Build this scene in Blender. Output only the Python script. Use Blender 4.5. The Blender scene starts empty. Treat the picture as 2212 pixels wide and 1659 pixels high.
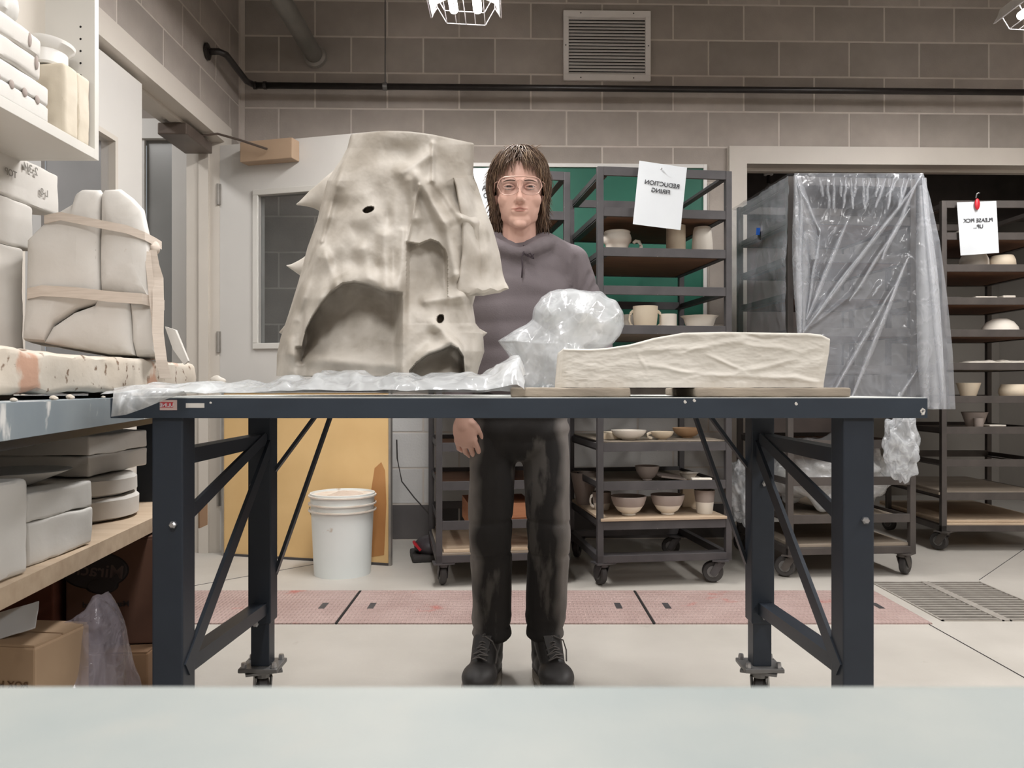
import bpy, bmesh, math, random
import numpy as np
from mathutils import Vector, Matrix, Euler, noise
PI = math.pi
sc = bpy.context.scene
COL = sc.collection
random.seed(7)
# ---------------------------------------------------------------- camera
FP, CX, HY, H = 1700.0, 1106.0, 838.0, 0.86      # focal length in pixels, centre column, horizon row, lens height
def P(px, py, Y):
    """the point at distance Y that the photograph shows at (px, py)"""
    return Vector(((px-CX)*Y/FP, Y, H+(HY-py)*Y/FP))
def S(n, Y): return n*Y/FP
cd = bpy.data.cameras.new('camera'); cam = bpy.data.objects.new('camera', cd); COL.objects.link(cam)
cam.location = (0, 0, H); cam.rotation_euler = (PI/2, 0, 0)
cd.sensor_width = 36; cd.lens = FP/2212*36; cd.shift_y = 8.5/2212; cd.clip_start = .02; cd.clip_end = 60
cd.dof.use_dof = True; cd.dof.focus_distance = 2.3; cd.dof.aperture_fstop = 9.5
sc.camera = cam
# ---------------------------------------------------------------- light, exposure
sc.view_settings.view_transform = 'Standard'; sc.view_settings.look = 'None'
sc.view_settings.gamma = 1; sc.view_settings.use_curve_mapping = False
sc.view_settings.exposure = 0.0
w = bpy.data.worlds.new('world'); sc.world = w; w.use_nodes = True
w.node_tree.nodes['Background'].inputs[0].default_value = (.9, .95, 1, 1)
w.node_tree.nodes['Background'].inputs[1].default_value = .3
def area(name, loc, sx, sy, power, col=(1, .982, .968), rot=(0, 0, 0)):
    l = bpy.data.lights.new(name, 'AREA'); l.shape = 'RECTANGLE'; l.size = sx; l.size_y = sy
    l.energy = power; l.color = col
    o = bpy.data.objects.new(name, l); COL.objects.link(o); o.location = loc; o.rotation_euler = rot
    return o
LAMP_ROWS = [(-.23, 2.78), (-.23, 1.2), (-.23, -.5), (2.42, 2.9), (2.42, 1.2), (2.42, -.5)]
for i, (x, y) in enumerate(LAMP_ROWS):
    area('lamp_light', (x, y, 2.585), .2, 1.15, (50 if x < 1 else 44) if y > 2 else (46 if y < 0 else (20 if x < 1 else 34)))
area('hall_light', (-2.7, 3.2, 2.85), .3, 1.2, 28)
area('alcove_light', (2.3, 6.0, 2.3), .6, .6, 5)
# ---------------------------------------------------------------- materials
def lin(c):
    return tuple(((v/255)/12.92 if v/255 <= .04045 else ((v/255+.055)/1.055)**2.4) for v in c)+(1,)
MATS = {}
def mk(name, c1, c2=None, scale=6, rough=.6, metal=0, bump=0, bscale=60, spots=None, stretch=None, rnd=0, alpha=1, spec=.5, detail=4, trans=0, coat=0, contrast=.25, tv=.14, sw=.05):
    m = bpy.data.materials.new(name); m.use_nodes = True; MATS[name] = m
    nt = m.node_tree; N = nt.nodes; L = nt.links; b = N['Principled BSDF']; out = N['Material Output']
    b.inputs['Roughness'].default_value = rough; b.inputs['Metallic'].default_value = metal
    b.inputs['Specular IOR Level'].default_value = spec
    tc = N.new('ShaderNodeTexCoord'); mp = N.new('ShaderNodeMapping'); L.new(tc.outputs['Object'], mp.inputs[0])
    if stretch: mp.inputs['Scale'].default_value = stretch
    col = None
    if c2 is None: b.inputs['Base Color'].default_value = lin(c1)
    else:
        n = N.new('ShaderNodeTexNoise'); n.inputs['Scale'].default_value = scale; n.inputs['Detail'].default_value = detail
        L.new(mp.outputs[0], n.inputs['Vector'])
        r = N.new('ShaderNodeValToRGB'); r.color_ramp.elements[0].position = .5-contrast; r.color_ramp.elements[1].position = .5+contrast
        r.color_ramp.elements[0].color = lin(c1); r.color_ramp.elements[1].color = lin(c2)
        L.new(n.outputs['Fac'], r.inputs[0]); col = r.outputs[0]
    if spots:
        for (sc_, ss, th) in (spots if isinstance(spots, list) else [spots]):
            n = N.new('ShaderNodeTexNoise'); n.inputs['Scale'].default_value = ss; n.inputs['Detail'].default_value = 6
            L.new(mp.outputs[0], n.inputs['Vector'])
            r = N.new('ShaderNodeValToRGB'); r.color_ramp.elements[0].position = th; r.color_ramp.elements[1].position = th+sw
            L.new(n.outputs['Fac'], r.inputs[0])
            mx = N.new('ShaderNodeMixRGB'); L.new(r.outputs[0], mx.inputs[0])
            if col: L.new(col, mx.inputs[1])
            else: mx.inputs[1].default_value = lin(c1)
            mx.inputs[2].default_value = lin(sc_); col = mx.outputs[0]
    if rnd:
        oi = N.new('ShaderNodeObjectInfo'); hs = N.new('ShaderNodeHueSaturation')
        mr = N.new('ShaderNodeMapRange'); mr.inputs[3].default_value = 1-rnd; mr.inputs[4].default_value = 1+rnd
        L.new(oi.outputs['Random'], mr.inputs[0]); L.new(mr.outputs[0], hs.inputs['Value'])
        if col: L.new(col, hs.inputs['Color'])
        else: hs.inputs['Color'].default_value = lin(c1)
        col = hs.outputs[0]
    if col: L.new(col, b.inputs['Base Color'])
    if bump:
        n = N.new('ShaderNodeTexNoise'); n.inputs['Scale'].default_value = bscale; n.inputs['Detail'].default_value = 5
        L.new(mp.outputs[0], n.inputs['Vector'])
        bp = N.new('ShaderNodeBump'); bp.inputs['Strength'].default_value = 1; bp.inputs['Distance'].default_value = bump
        L.new(n.outputs['Fac'], bp.inputs['Height']); L.new(bp.outputs[0], b.inputs['Normal'])
    if trans:
        t = N.new('ShaderNodeBsdfTransparent'); t.inputs[0].default_value = (.96, .97, .98, 1); mx = N.new('ShaderNodeMixShader')
        n = N.new('ShaderNodeTexNoise'); n.inputs['Scale'].default_value = 9; n.inputs['Detail'].default_value = 4
        L.new(mp.outputs[0], n.inputs['Vector'])
        mr = N.new('ShaderNodeMapRange'); mr.inputs[1].default_value = .3; mr.inputs[2].default_value = .7
        mr.inputs[3].default_value = min(1, trans+tv); mr.inputs[4].default_value = max(0, trans-tv)
        L.new(n.outputs['Fac'], mr.inputs[0]); L.new(mr.outputs[0], mx.inputs[0])
        L.new(b.outputs[0], mx.inputs[1]); L.new(t.outputs[0], mx.inputs[2]); L.new(mx.outputs[0], out.inputs[0])
    return m
def emis(name, c, s):
    m = bpy.data.materials.new(name); m.use_nodes = True; MATS[name] = m
    b = m.node_tree.nodes['Principled BSDF']; b.inputs['Base Color'].default_value = lin(c)
    b.inputs['Emission Color'].default_value = lin(c); b.inputs['Emission Strength'].default_value = s; return m
block_m = mk('bare_block', (144, 136, 129), (177, 168, 159), 3.5, .9, bump=.0012, bscale=140, rnd=.14, spots=((122, 111, 104), 2.2, .64))
block_p = mk('painted_block', (196, 194, 192), (208, 206, 203), 5, .6, bump=.001, bscale=90, rnd=.03)
block_d = mk('dark_base_block', (84, 80, 80), (96, 92, 91), 6, .7, rnd=.05)
mortar = mk('mortar', (206, 198, 190), (192, 183, 174), 12, .9)
pale = mk('pale_frame_paint', (205, 198, 188), (196, 189, 179), 3, .5)
doorp = mk('door_paint', (208, 205, 200), (200, 197, 192), 2, .45)
white = mk('white_laminate', (206, 203, 197), (198, 195, 188), 3, .5)
conc = mk('concrete_floor', (168, 163, 155), (190, 185, 177), 2.2, .55, bump=.0006, bscale=50, spots=((150, 142, 132), 5, .7))
steel_b = mk('blue_black_steel', (38, 44, 53), (46, 53, 63), 8, .42, .2, spots=((170, 170, 168), 26, .79))
steel_e = mk('bench_edge_steel', (46, 54, 64), (54, 63, 74), 6, .45, .2, spots=((196, 198, 198), 14, .76), stretch=(1, 1, 3))
steel_l = mk('dusty_blue_steel', (118, 130, 138), (140, 150, 156), 7, .5, .1, spots=((216, 216, 214), 14, .58), stretch=(1, 1, .5))
dusty = mk('dusty_benchtop', (176, 180, 178), (205, 204, 199), 9, 1, spec=.05, bump=.0005)
rackm = mk('rack_steel', (66, 64, 66), (84, 81, 82), 10, .5, .3, spots=((150, 146, 140), 22, .74))
rackd = mk('rack_steel_far', (70, 65, 63), (88, 82, 78), 10, .55, .3, spots=((150, 146, 140), 22, .76))
chrome = mk('zinc_bolt', (190, 190, 192), None, rough=.3, metal=.9)
zinc = mk('caster_zinc', (130, 130, 130), (110, 108, 106), 20, .4, .6)
rubber = mk('black_rubber', (44, 42, 42), (62, 58, 56), 12, .6)
wood = mk('brown_ware_board', (128, 92, 68), (104, 74, 56), 5, .7, stretch=(1, 8, 8), rnd=.1)
woodl = mk('pale_ware_board', (196, 176, 152), (176, 154, 130), 5, .7, stretch=(1, 8, 8), rnd=.06)
woodg = mk('grey_ware_board', (150, 138, 124), (130, 118, 104), 5, .8, stretch=(1, 8, 8))
bisque = mk('bisque_white', (230, 223, 212), (220, 212, 200), 8, .7)
bisque_w = mk('bisque_cream', (226, 212, 190), (212, 196, 172), 8, .7)
bisque_t = mk('bisque_tan', (190, 158, 124), (176, 140, 106), 8, .7)
glaze_g = mk('dipped_grey_glaze', (160, 148, 140), (146, 134, 128), 12, .7)
clay = mk('raw_clay', (168, 160, 149), (206, 200, 191), 9, .6, bump=.0006, bscale=40, spots=((150, 141, 128), 9, .54), contrast=.12, sw=.2)
clayw = mk('white_clay', (206, 201, 191), (222, 217, 208), 7, .7, bump=.0004, bscale=45, stretch=(.6, 1, 2.4))
plaster = mk('plaster', (212, 209, 204), (197, 192, 185), 5, .8, bump=.0008, bscale=40, spots=((176, 162, 146), 26, .73))
plasterw = mk('plaster_white', (212, 210, 206), (200, 197, 191), 5, .8, bump=.0006, bscale=40, spots=((150, 142, 134), 30, .75))
plastero = mk('old_stained_plaster', (208, 201, 190), (190, 178, 162), 6, .8, bump=.0014, bscale=34, spots=[((120, 98, 80), 30, .60), ((184, 146, 124), 7, .58)])
strapm = mk('strap_webbing', (208, 196, 184), (190, 177, 164), 20, .8, stretch=(1, 1, 12))
yellow = mk('tan_panel', (226, 192, 138), (208, 172, 118), 3, .4)
alu = mk('aluminium_trim', (176, 172, 166), (150, 146, 140), 10, .4, .5)
bucketm = mk('bucket_plastic', (226, 230, 228), (216, 221, 220), 4, .4, spots=((188, 170, 152), 9, .68))
pinkp = mk('red_tread_plate', (160, 136, 130), (178, 156, 150), 6, .6, spots=((170, 112, 104), 4, .64))
gratem = mk('grate_steel', (176, 170, 162), (150, 144, 136), 20, .6, .3)
black = mk('black_pipe', (34, 30, 29), (48, 43, 41), 14, .35, .2)
ventpipe = mk('grey_pipe', (112, 110, 104), (128, 125, 118), 6, .45, .2)
ventm = mk('vent_paint', (236, 232, 228), (228, 224, 220), 8, .5)
dark = mk('dark_void', (24, 21, 20), None, rough=.9)
green = mk('chalkboard_green', (24, 92, 74), (34, 106, 86), 3, .45)
whitef = mk('white_board_frame', (226, 224, 220), None, rough=.4)
paper = mk('paper', (214, 218, 221), (208, 212, 216), 8, .3, coat=1)
ink = mk('ink', (52, 52, 56), None, rough=.7)
cardb = mk('cardboard', (136, 106, 78), (118, 90, 66), 4, .85)
cardd = mk('brown_cardboard', (92, 62, 46), (76, 50, 38), 4, .85)
cardl = mk('light_cardboard', (176, 150, 122), (158, 132, 106), 5, .85)
glass = mk('door_glass', (96, 98, 96), None, rough=.08, trans=.74, tv=.02)
glassd = mk('grey_window_glass', (150, 150, 148), (130, 130, 128), 2, .25)
tanblk = mk('tan_closer_cover', (174, 149, 125), (162, 138, 114), 5, .5)
bronze = mk('closer_bronze', (108, 96, 88), (92, 82, 75), 8, .4, .4)
def film_mat(name, c, t0, t1, scale=9, rough=.16, bump=.0012, stretch=None, lines=.4):
    """thin film: clear between the creases, whitened along them"""
    m = bpy.data.materials.new(name); m.use_nodes = True; MATS[name] = m
    nt = m.node_tree; N = nt.nodes; L = nt.links; b = N['Principled BSDF']; out = N['Material Output']
    b.inputs['Base Color'].default_value = lin(c); b.inputs['Roughness'].default_value = rough; b.inputs['Specular IOR Level'].default_value = .9
    tc = N.new('ShaderNodeTexCoord'); mp = N.new('ShaderNodeMapping'); L.new(tc.outputs['Object'], mp.inputs[0])
    if stretch: mp.inputs['Scale'].default_value = stretch
    def math_(op, a, b_=None):
        n = N.new('ShaderNodeMath'); n.operation = op
        for i, v in enumerate((a, b_)):
            if v is None: continue
            if isinstance(v, (int, float)): n.inputs[i].default_value = v
            else: L.new(v, n.inputs[i])
        return n.outputs[0]
    acc = None
    for k, (s_, w_) in enumerate(((scale, .05), (scale*2.3, .06))):
        n = N.new('ShaderNodeTexNoise'); n.inputs['Scale'].default_value = s_; n.inputs['Detail'].default_value = 3; n.inputs['Distortion'].default_value = .6
        L.new(mp.outputs[0], n.inputs['Vector'])
        mr = N.new('ShaderNodeMapRange'); mr.inputs[1].default_value = 0; mr.inputs[2].default_value = w_; mr.inputs[3].default_value = 1; mr.inputs[4].default_value = 0
        L.new(math_('ABSOLUTE', math_('SUBTRACT', n.outputs['Fac'], .5)), mr.inputs[0])
        acc = mr.outputs[0] if acc is None else math_('MAXIMUM', acc, mr.outputs[0])
    lo = N.new('ShaderNodeTexNoise'); lo.inputs['Scale'].default_value = scale*.5; L.new(mp.outputs[0], lo.inputs['Vector'])
    mr = N.new('ShaderNodeMapRange'); mr.inputs[1].default_value = .35; mr.inputs[2].default_value = .65; mr.inputs[3].default_value = t0; mr.inputs[4].default_value = t1
    L.new(lo.outputs['Fac'], mr.inputs[0])
    tr = math_('SUBTRACT', mr.outputs[0], math_('MULTIPLY', acc, lines)); tr.node.use_clamp = True
    bp = N.new('ShaderNodeBump'); bp.inputs['Distance'].default_value = bump; L.new(acc, bp.inputs['Height']); L.new(bp.outputs[0], b.inputs['Normal'])
    t = N.new('ShaderNodeBsdfTransparent'); t.inputs[0].default_value = (.97, .975, .98, 1); mx = N.new('ShaderNodeMixShader')
    L.new(tr, mx.inputs[0]); L.new(b.outputs[0], mx.inputs[1]); L.new(t.outputs[0], mx.inputs[2]); L.new(mx.outputs[0], out.inputs[0])
    return m
poly = film_mat('clear_plastic_film', (206, 209, 212), .72, .52, 6, lines=.25, bump=.0008)
polyc = film_mat('cloudy_plastic_film', (222, 225, 227), .58, .36, 6, lines=.16, bump=.0006)
polyr = film_mat('rack_cover_film', (196, 200, 207), .76, .64, 3, lines=.06, bump=.0015, rough=.14)
polyp = film_mat('pleat_film', (208, 211, 216), .72, .58, 4, lines=.1, bump=.001, rough=.14)
polyv = film_mat('violet_bag_film', (168, 160, 170), .74, .6, 8, lines=.15)
blue = mk('blue_tape', (24, 84, 178), None, rough=.5)
red = mk('red_plastic', (188, 30, 44), None, rough=.4)
skin = mk('skin', (218, 178, 162), (210, 166, 150), 14, .55)
lipm = mk('lip_skin', (184, 126, 114), None, rough=.5)
hairm = mk('brown_hair', (84, 66, 54), (120, 96, 78), 30, .55, spec=.2)
hoodm = mk('washed_black_hoodie', (114, 106, 109), (104, 96, 99), 8, .9, bump=.0008, bscale=260)
jeanm = mk('faded_black_denim', (26, 24, 24), (44, 41, 40), 5, .9, bump=.0005, bscale=300, spots=((78, 74, 71), 5.5, .60), stretch=(2.4, 1, .7))
bootm = mk('black_boot_leather', (40, 38, 38), (54, 51, 50), 12, .55)
solem = mk('boot_sole', (126, 118, 108), None, rough=.8)
eyew = mk('eye_white', (178, 166, 160), None, rough=.3)
eyed = mk('eye_brown', (62, 46, 40), None, rough=.25)
wire = mk('rose_gold_wire', (200, 162, 148), None, rough=.35, metal=.3)
lens = mk('glasses_lens', (235, 225, 225), None, rough=.05, trans=.965, tv=.01, spec=.15)
nearm = mk('near_table_paint', (128, 137, 137), (152, 154, 149), 8, .6, spots=((148, 149, 144), 14, .6), sw=.15)
tubem = emis('lit_tube', (255, 252, 250), 16)
wirew = mk('white_wire', (240, 236, 240), None, rough=.4)
housing = mk('lamp_housing', (236, 234, 230), None, rough=.4)
mk('dark_kiln', (84, 72, 66), (66, 56, 52), 5, .6)
drywall = mk('alcove_wall', (156, 150, 142), (148, 142, 134), 3, .8)
stain = mk('rust_stain', (128, 92, 62), (150, 112, 76), 9, .6)
def tread():
    nt = pinkp.node_tree; N = nt.nodes; L = nt.links
    tc = N.new('ShaderNodeTexCoord'); outs = []
    for sgn in (1, -1):
        mp = N.new('ShaderNodeMapping'); mp.inputs['Rotation'].default_value = (0, 0, sgn*PI/4); mp.inputs['Scale'].default_value = (46, 20, 1)
        L.new(tc.outputs['Object'], mp.inputs[0])
        v = N.new('ShaderNodeTexVoronoi'); v.inputs['Randomness'].default_value = 0; v.inputs['Scale'].default_value = 1
        if sgn < 0: mp.inputs['Location'].default_value = (.5, .5, 0)
        L.new(mp.outputs[0], v.inputs['Vector']); outs.append(v.outputs['Distance'])
    mn = N.new('ShaderNodeMath'); mn.operation = 'MINIMUM'; L.new(outs[0], mn.inputs[0]); L.new(outs[1], mn.inputs[1])
    mr = N.new('ShaderNodeMapRange'); mr.inputs[1].default_value = .12; mr.inputs[2].default_value = .32; mr.inputs[3].default_value = 1; mr.inputs[4].default_value = 0
    L.new(mn.outputs[0], mr.inputs[0])
    bp = N.new('ShaderNodeBump'); bp.inputs['Distance'].default_value = .003; L.new(mr.outputs[0], bp.inputs['Height'])
    L.new(bp.outputs[0], N['Principled BSDF'].inputs['Normal'])
tread()
# ---------------------------------------------------------------- mesh helpers
class MB:
    def __init__(s): s.b = bmesh.new()
    def box(s, c, d, rot=None, bev=0):
        r = bmesh.ops.create_cube(s.b, size=1); vs = r['verts']
        M = Matrix.Translation(Vector(c)) @ (rot.to_matrix().to_4x4() if rot else Matrix()) @ Matrix.Diagonal((d[0], d[1], d[2], 1))
        for v in vs: v.co = M @ v.co
        if bev:
            es = list({e for v in vs for e in v.link_edges})
            bmesh.ops.bevel(s.b, geom=es, offset=bev, segments=2, affect='EDGES', profile=.6)
        return s
    def bb(s, a, b, bev=0):
        a, b = Vector(a), Vector(b)
        return s.box((a+b)/2, [abs(b[i]-a[i]) for i in range(3)], bev=bev)
    def bar(s, p, q, w_, h_=None, up=(0, 0, 1), bev=0):
        p, q = Vector(p), Vector(q); d = q-p; z = d.normalized(); up = Vector(up)
        if abs(z.dot(up)) > .98: up = Vector((0, 1, 0))
        x = up.cross(z).normalized(); y = z.cross(x)
        M = Matrix((x, y, z)).transposed()
        return s.box((p+q)/2, (w_, h_ or w_, d.length), rot=M.to_quaternion(), bev=bev)
    def tube(s, pts, r, n=10, caps=True, flat=1.0):
        pts = [Vector(p) for p in pts]; rs = r if isinstance(r, (list, tuple)) else [r]*len(pts)
        rings = []; up = Vector((0, 0, 1))
        for i, p in enumerate(pts):
            t = (pts[min(i+1, len(pts)-1)]-pts[max(i-1, 0)]).normalized()
            a = up if abs(t.dot(up)) < .95 else Vector((0, 1, 0))
            x = a.cross(t).normalized()
            if rings and x.dot(px) < 0 : x = -x
            px = x; y = t.cross(x)
            rings.append([s.b.verts.new(p+(x*math.cos(2*PI*k/n)+y*math.sin(2*PI*k/n)*flat)*rs[i]) for k in range(n)])
        for a, b in zip(rings, rings[1:]):
            for k in range(n): s.b.faces.new((a[k], a[(k+1) % n], b[(k+1) % n], b[k]))
        if caps:
            s.b.faces.new(rings[0][::-1]); s.b.faces.new(rings[-1])
        return s
    def lathe(s, prof, c=(0, 0, 0), n=28, axis='z', sq=1.0, M=None):
        c = Vector(c); rings = []
        for (r, z) in prof:
            ring = []
            for k in range(n):
                a = 2*PI*k/n; x, y = r*math.cos(a), r*math.sin(a)*sq
                v = Vector((x, y, z)) if axis == 'z' else (Vector((z, x, y)) if axis == 'x' else Vector((x, z, y)))
                if M: v = M @ v
                ring.append(s.b.verts.new(c+v))
            rings.append(ring)
        for a, b in zip(rings, rings[1:]):
            for k in range(n): s.b.faces.new((a[k], a[(k+1) % n], b[(k+1) % n], b[k]))
        for rg, f in ((rings[0], 1), (rings[-1], 0)):
            s.b.faces.new(rg[::-1] if f else rg)
        return s
    def grid(s, fn, nu, nv, closed_u=False):
        V = [[s.b.verts.new(fn(i/(nu if closed_u else nu-1), j/(nv-1))) for j in range(nv)] for i in range(nu)]
        for i in range(nu if closed_u else nu-1):
            for j in range(nv-1):
                k = (i+1) % nu
                s.b.faces.new((V[i][j], V[k][j], V[k][j+1], V[i][j+1]))
        return V
    def poly(s, pts, thick, axis=(0, 1, 0)):
        a = Vector(axis)*thick; A = [s.b.verts.new(Vector(p)) for p in pts]; B = [s.b.verts.new(Vector(p)+a) for p in pts]
        s.b.faces.new(A); s.b.faces.new(B[::-1]); n = len(pts)
        for k in range(n): s.b.faces.new((A[k], A[(k+1) % n], B[(k+1) % n], B[k]))
        return s
    def ell(s, c, r, rot=None, seg=20):
        q = bmesh.ops.create_uvsphere(s.b, u_segments=seg, v_segments=seg//2+2, radius=1)
        M = Matrix.Translation(Vector(c)) @ (rot.to_matrix().to_4x4() if rot else Matrix()) @ Matrix.Diagonal((r[0], r[1], r[2], 1))
        for v in q['verts']: v.co = M @ v.co
        return s
    def cap(s, p, q, r0, r1, n=14):
        p, q = Vector(p), Vector(q); d = (q-p).normalized(); pts = []; rs = []
        for k in range(6):
            a = PI/2*(1-k/6); pts.append(p-d*r0*math.sin(a)); rs.append(max(r0*math.cos(a), r0*.06))
        for k in range(1, 4): t = k/4; pts.append(p.lerp(q, t)); rs.append(r0+(r1-r0)*t)
        for k in range(7):
            a = PI/2*k/6; pts.append(q+d*r1*math.sin(a)); rs.append(max(r1*math.cos(a), r1*.06))
        return s.tube(pts, rs, n)
    def noisify(s, amp, sc_, vec=False):
        for v in s.b.verts:
            v.co += (noise.noise_vector(v.co*sc_) if vec else Vector((noise.noise(v.co*sc_), noise.noise(v.co*sc_+Vector((9, 0, 0))), noise.noise(v.co*sc_+Vector((0, 9, 0))))))*amp
        return s
    def build(s, name, m, parent=None, loc=None, smooth=False, rot=None):
        bmesh.ops.recalc_face_normals(s.b, faces=s.b.faces)
        me = bpy.data.meshes.new(name); s.b.to_mesh(me); s.b.free()
        return link(name, me, m, parent, loc, smooth, rot)
def link(name, me, m, parent=None, loc=None, smooth=False, rot=None):
    if not me.materials: me.materials.append(m)
    if smooth:
        me.polygons.foreach_set('use_smooth', [True]*len(me.polygons))
        if smooth == 'auto':
            try: me.set_sharp_from_angle(angle=math.radians(38))
            except Exception: pass
    o = bpy.data.objects.new(name, me); COL.objects.link(o)
    if parent: o.parent = parent
    if loc is not None: o.location = loc
    if rot is not None: o.rotation_euler = rot
    return o
def tag(o, label=None, cat=None, group=None, kind=None):
    if label: o['label'] = label
    if cat: o['category'] = cat
    if group: o['group'] = group
    if kind: o['kind'] = kind
    return o
def thing(name, label, cat, loc=(0, 0, 0), rz=0, group=None):
    o = bpy.data.objects.new(name, None); COL.objects.link(o); o.location = loc; o.rotation_euler = (0, 0, rz)
    o.empty_display_size = .05
    return tag(o, label, cat, group)
def struct(o): o['kind'] = 'structure'; return o
def copy(o, parent, loc=None):
    c = o.copy(); COL.objects.link(c); c.parent = parent
    if loc is not None: c.location = loc
    return c
def text(name, body, size, m, parent, M, align='CENTER', mirror=True, ext=.0004, space=1.0, sx=1):
    cu = bpy.data.curves.new(name, 'FONT'); cu.body = body; cu.size = size; cu.align_x = align; cu.extrude = ext; cu.space_line = space
    cu.offset = size*.012
    t = bpy.data.objects.new('tmp', cu); COL.objects.link(t)
    dg = bpy.context.evaluated_depsgraph_get(); me = bpy.data.meshes.new_from_object(t.evaluated_get(dg))
    bpy.data.objects.remove(t)
    D = Matrix.Diagonal((-sx if mirror else sx, 1, 1, 1)); me.transform(M @ D)
    return link(name, me, m, parent)
FRONT = Matrix.Rotation(PI/2, 4, 'X')      # lettering that stands upright and faces the camera side
def smoothstep(a, b, x):
    t = max(0., min(1., (x-a)/(b-a))); return t*t*(3-2*t)
def lerp_tab(tab, x):
    if x <= tab[0][0]: return tab[0][1]
    for (a, b), (c, d) in zip(tab, tab[1:]):
        if x <= c: return b+(d-b)*(x-a)/(c-a)
    return tab[-1][1]
def segdist(px, py, x0, y0, x1, y1):
    dx, dy = x1-x0, y1-y0; t = max(0, min(1, ((px-x0)*dx+(py-y0)*dy)/(dx*dx+dy*dy)))
    return math.hypot(px-x0-t*dx, py-y0-t*dy), t
def fbm(v, o=3):
    return noise.fractal(v, 1.0, 2.0, o)
def remesh(mb, voxel, iters, post=None):
    me = bpy.data.meshes.new('tmp'); mb.b.to_mesh(me); mb.b.free()
    o = bpy.data.objects.new('tmp', me); COL.objects.link(o)
    r = o.modifiers.new('r', 'REMESH'); r.mode = 'VOXEL'; r.voxel_size = voxel
    if iters:
        s = o.modifiers.new('s', 'SMOOTH'); s.iterations = iters; s.factor = .5
    dg = bpy.context.evaluated_depsgraph_get(); me2 = bpy.data.meshes.new_from_object(o.evaluated_get(dg))
    bpy.data.objects.remove(o)
    if post:
        n = len(me2.vertices); co = np.empty(n*3); me2.vertices.foreach_get('co', co); co = co.reshape(-1, 3)
        no = np.empty(n*3); me2.vertices.foreach_get('normal', no); no = no.reshape(-1, 3)
        co = post(co, no); me2.vertices.foreach_set('co', co.ravel()); me2.update()
    return me2

_rc = random.Random(4)
CR = [(Vector((_rc.gauss(0, 1), _rc.gauss(0, 1), _rc.gauss(0, 1))).normalized()*_rc.uniform(.6, 2.6), _rc.random()*9) for _ in range(11)]
def crumple(v):
    """sharp-creased facets, like crushed film; v in crease units"""
    w_ = v+noise.noise_vector(v*.45)*.9; h = 0
    for d, ph in CR:
        t = d.dot(w_)+ph; t -= math.floor(t); h += abs(t-.5)*2/(d.length**1.3)
    return h/len(CR)*2-1

def fade_denim():
    """worn pale strips down the outer seams of the jeans"""
    nt = jeanm.node_tree; N = nt.nodes; L = nt.links; b = N['Principled BSDF']
    src = b.inputs['Base Color'].links[0].from_socket
    tc = N.new('ShaderNodeTexCoord'); sx = N.new('ShaderNodeSeparateXYZ'); L.new(tc.outputs['Object'], sx.inputs[0])
    n = N.new('ShaderNodeTexNoise'); n.inputs['Scale'].default_value = 9; L.new(tc.outputs['Object'], n.inputs['Vector'])
    ad = N.new('ShaderNodeMath'); ad.operation = 'SUBTRACT'; L.new(sx.outputs[0], ad.inputs[0]); ad.inputs[1].default_value = .019
    ab = N.new('ShaderNodeMath'); ab.operation = 'ABSOLUTE'; L.new(ad.outputs[0], ab.inputs[0])
    m2 = N.new('ShaderNodeMath'); m2.operation = 'MULTIPLY_ADD'; L.new(n.outputs['Fac'], m2.inputs[0]); m2.inputs[1].default_value = .07; L.new(ab.outputs[0], m2.inputs[2])
    mr = N.new('ShaderNodeMapRange'); mr.inputs[1].default_value = .140; mr.inputs[2].default_value = .175; mr.inputs[4].default_value = .8; L.new(m2.outputs[0], mr.inputs[0])
    mx = N.new('ShaderNodeMixRGB'); L.new(mr.outputs[0], mx.inputs[0]); L.new(src, mx.inputs[1]); mx.inputs[2].default_value = lin((132, 126, 122)); L.new(mx.outputs[0], b.inputs['Base Color'])
fade_denim()
# ================================================================ the room
WA = math.atan(.0238); WY = 4.47; XL = -1.53
# floor with a pit under the grate
PX0, PX1, PY0, PY1 = 1.585, 2.07, 2.90, 3.48
m = MB()
for a, b in (((-4.6, -2.6), (PX0, 7)), ((PX1, -2.6), (4.4, 7)), ((PX0, -2.6), (PX1, PY0)), ((PX0, PY1), (PX1, 7))):
    m.bb((a[0], a[1], -.12), (b[0], b[1], 0))
m.bb((PX0, PY0, -.32), (PX1, PY1, -.3))
floor = struct(m.build('floor', conc))
def joint(p, q, w_=.005):
    MB().bar((p[0], p[1], .0003), (q[0], q[1], .0003), .0012, w_, up=(0, 0, 1)).build('floor_joint', stain if w_ > .02 else MATS['rack_steel'], floor)
joint((1.515, 2.86), (1.54, -1)); joint((2.09, 3.52), (3.4, 4.9)); joint((-.9, 3.9), (-1.5, 3.3), .003)
struct(MB().bb((-4.6, -2.6, 3.3), (4.4, 7, 3.4)).build('ceiling', drywall))
BC = {}
def block_mesh(L_, D=.02, h=.1932):
    k = (round(L_, 3), D)
    if k not in BC:
        m = MB().box((0, 0, 0), (L_, D, h), bev=.0018)
        bmesh.ops.recalc_face_normals(m.b, faces=m.b.faces)
        me = bpy.data.meshes.new('block'); m.b.to_mesh(me); m.b.free(); BC[k] = me
    return BC[k]
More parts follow.
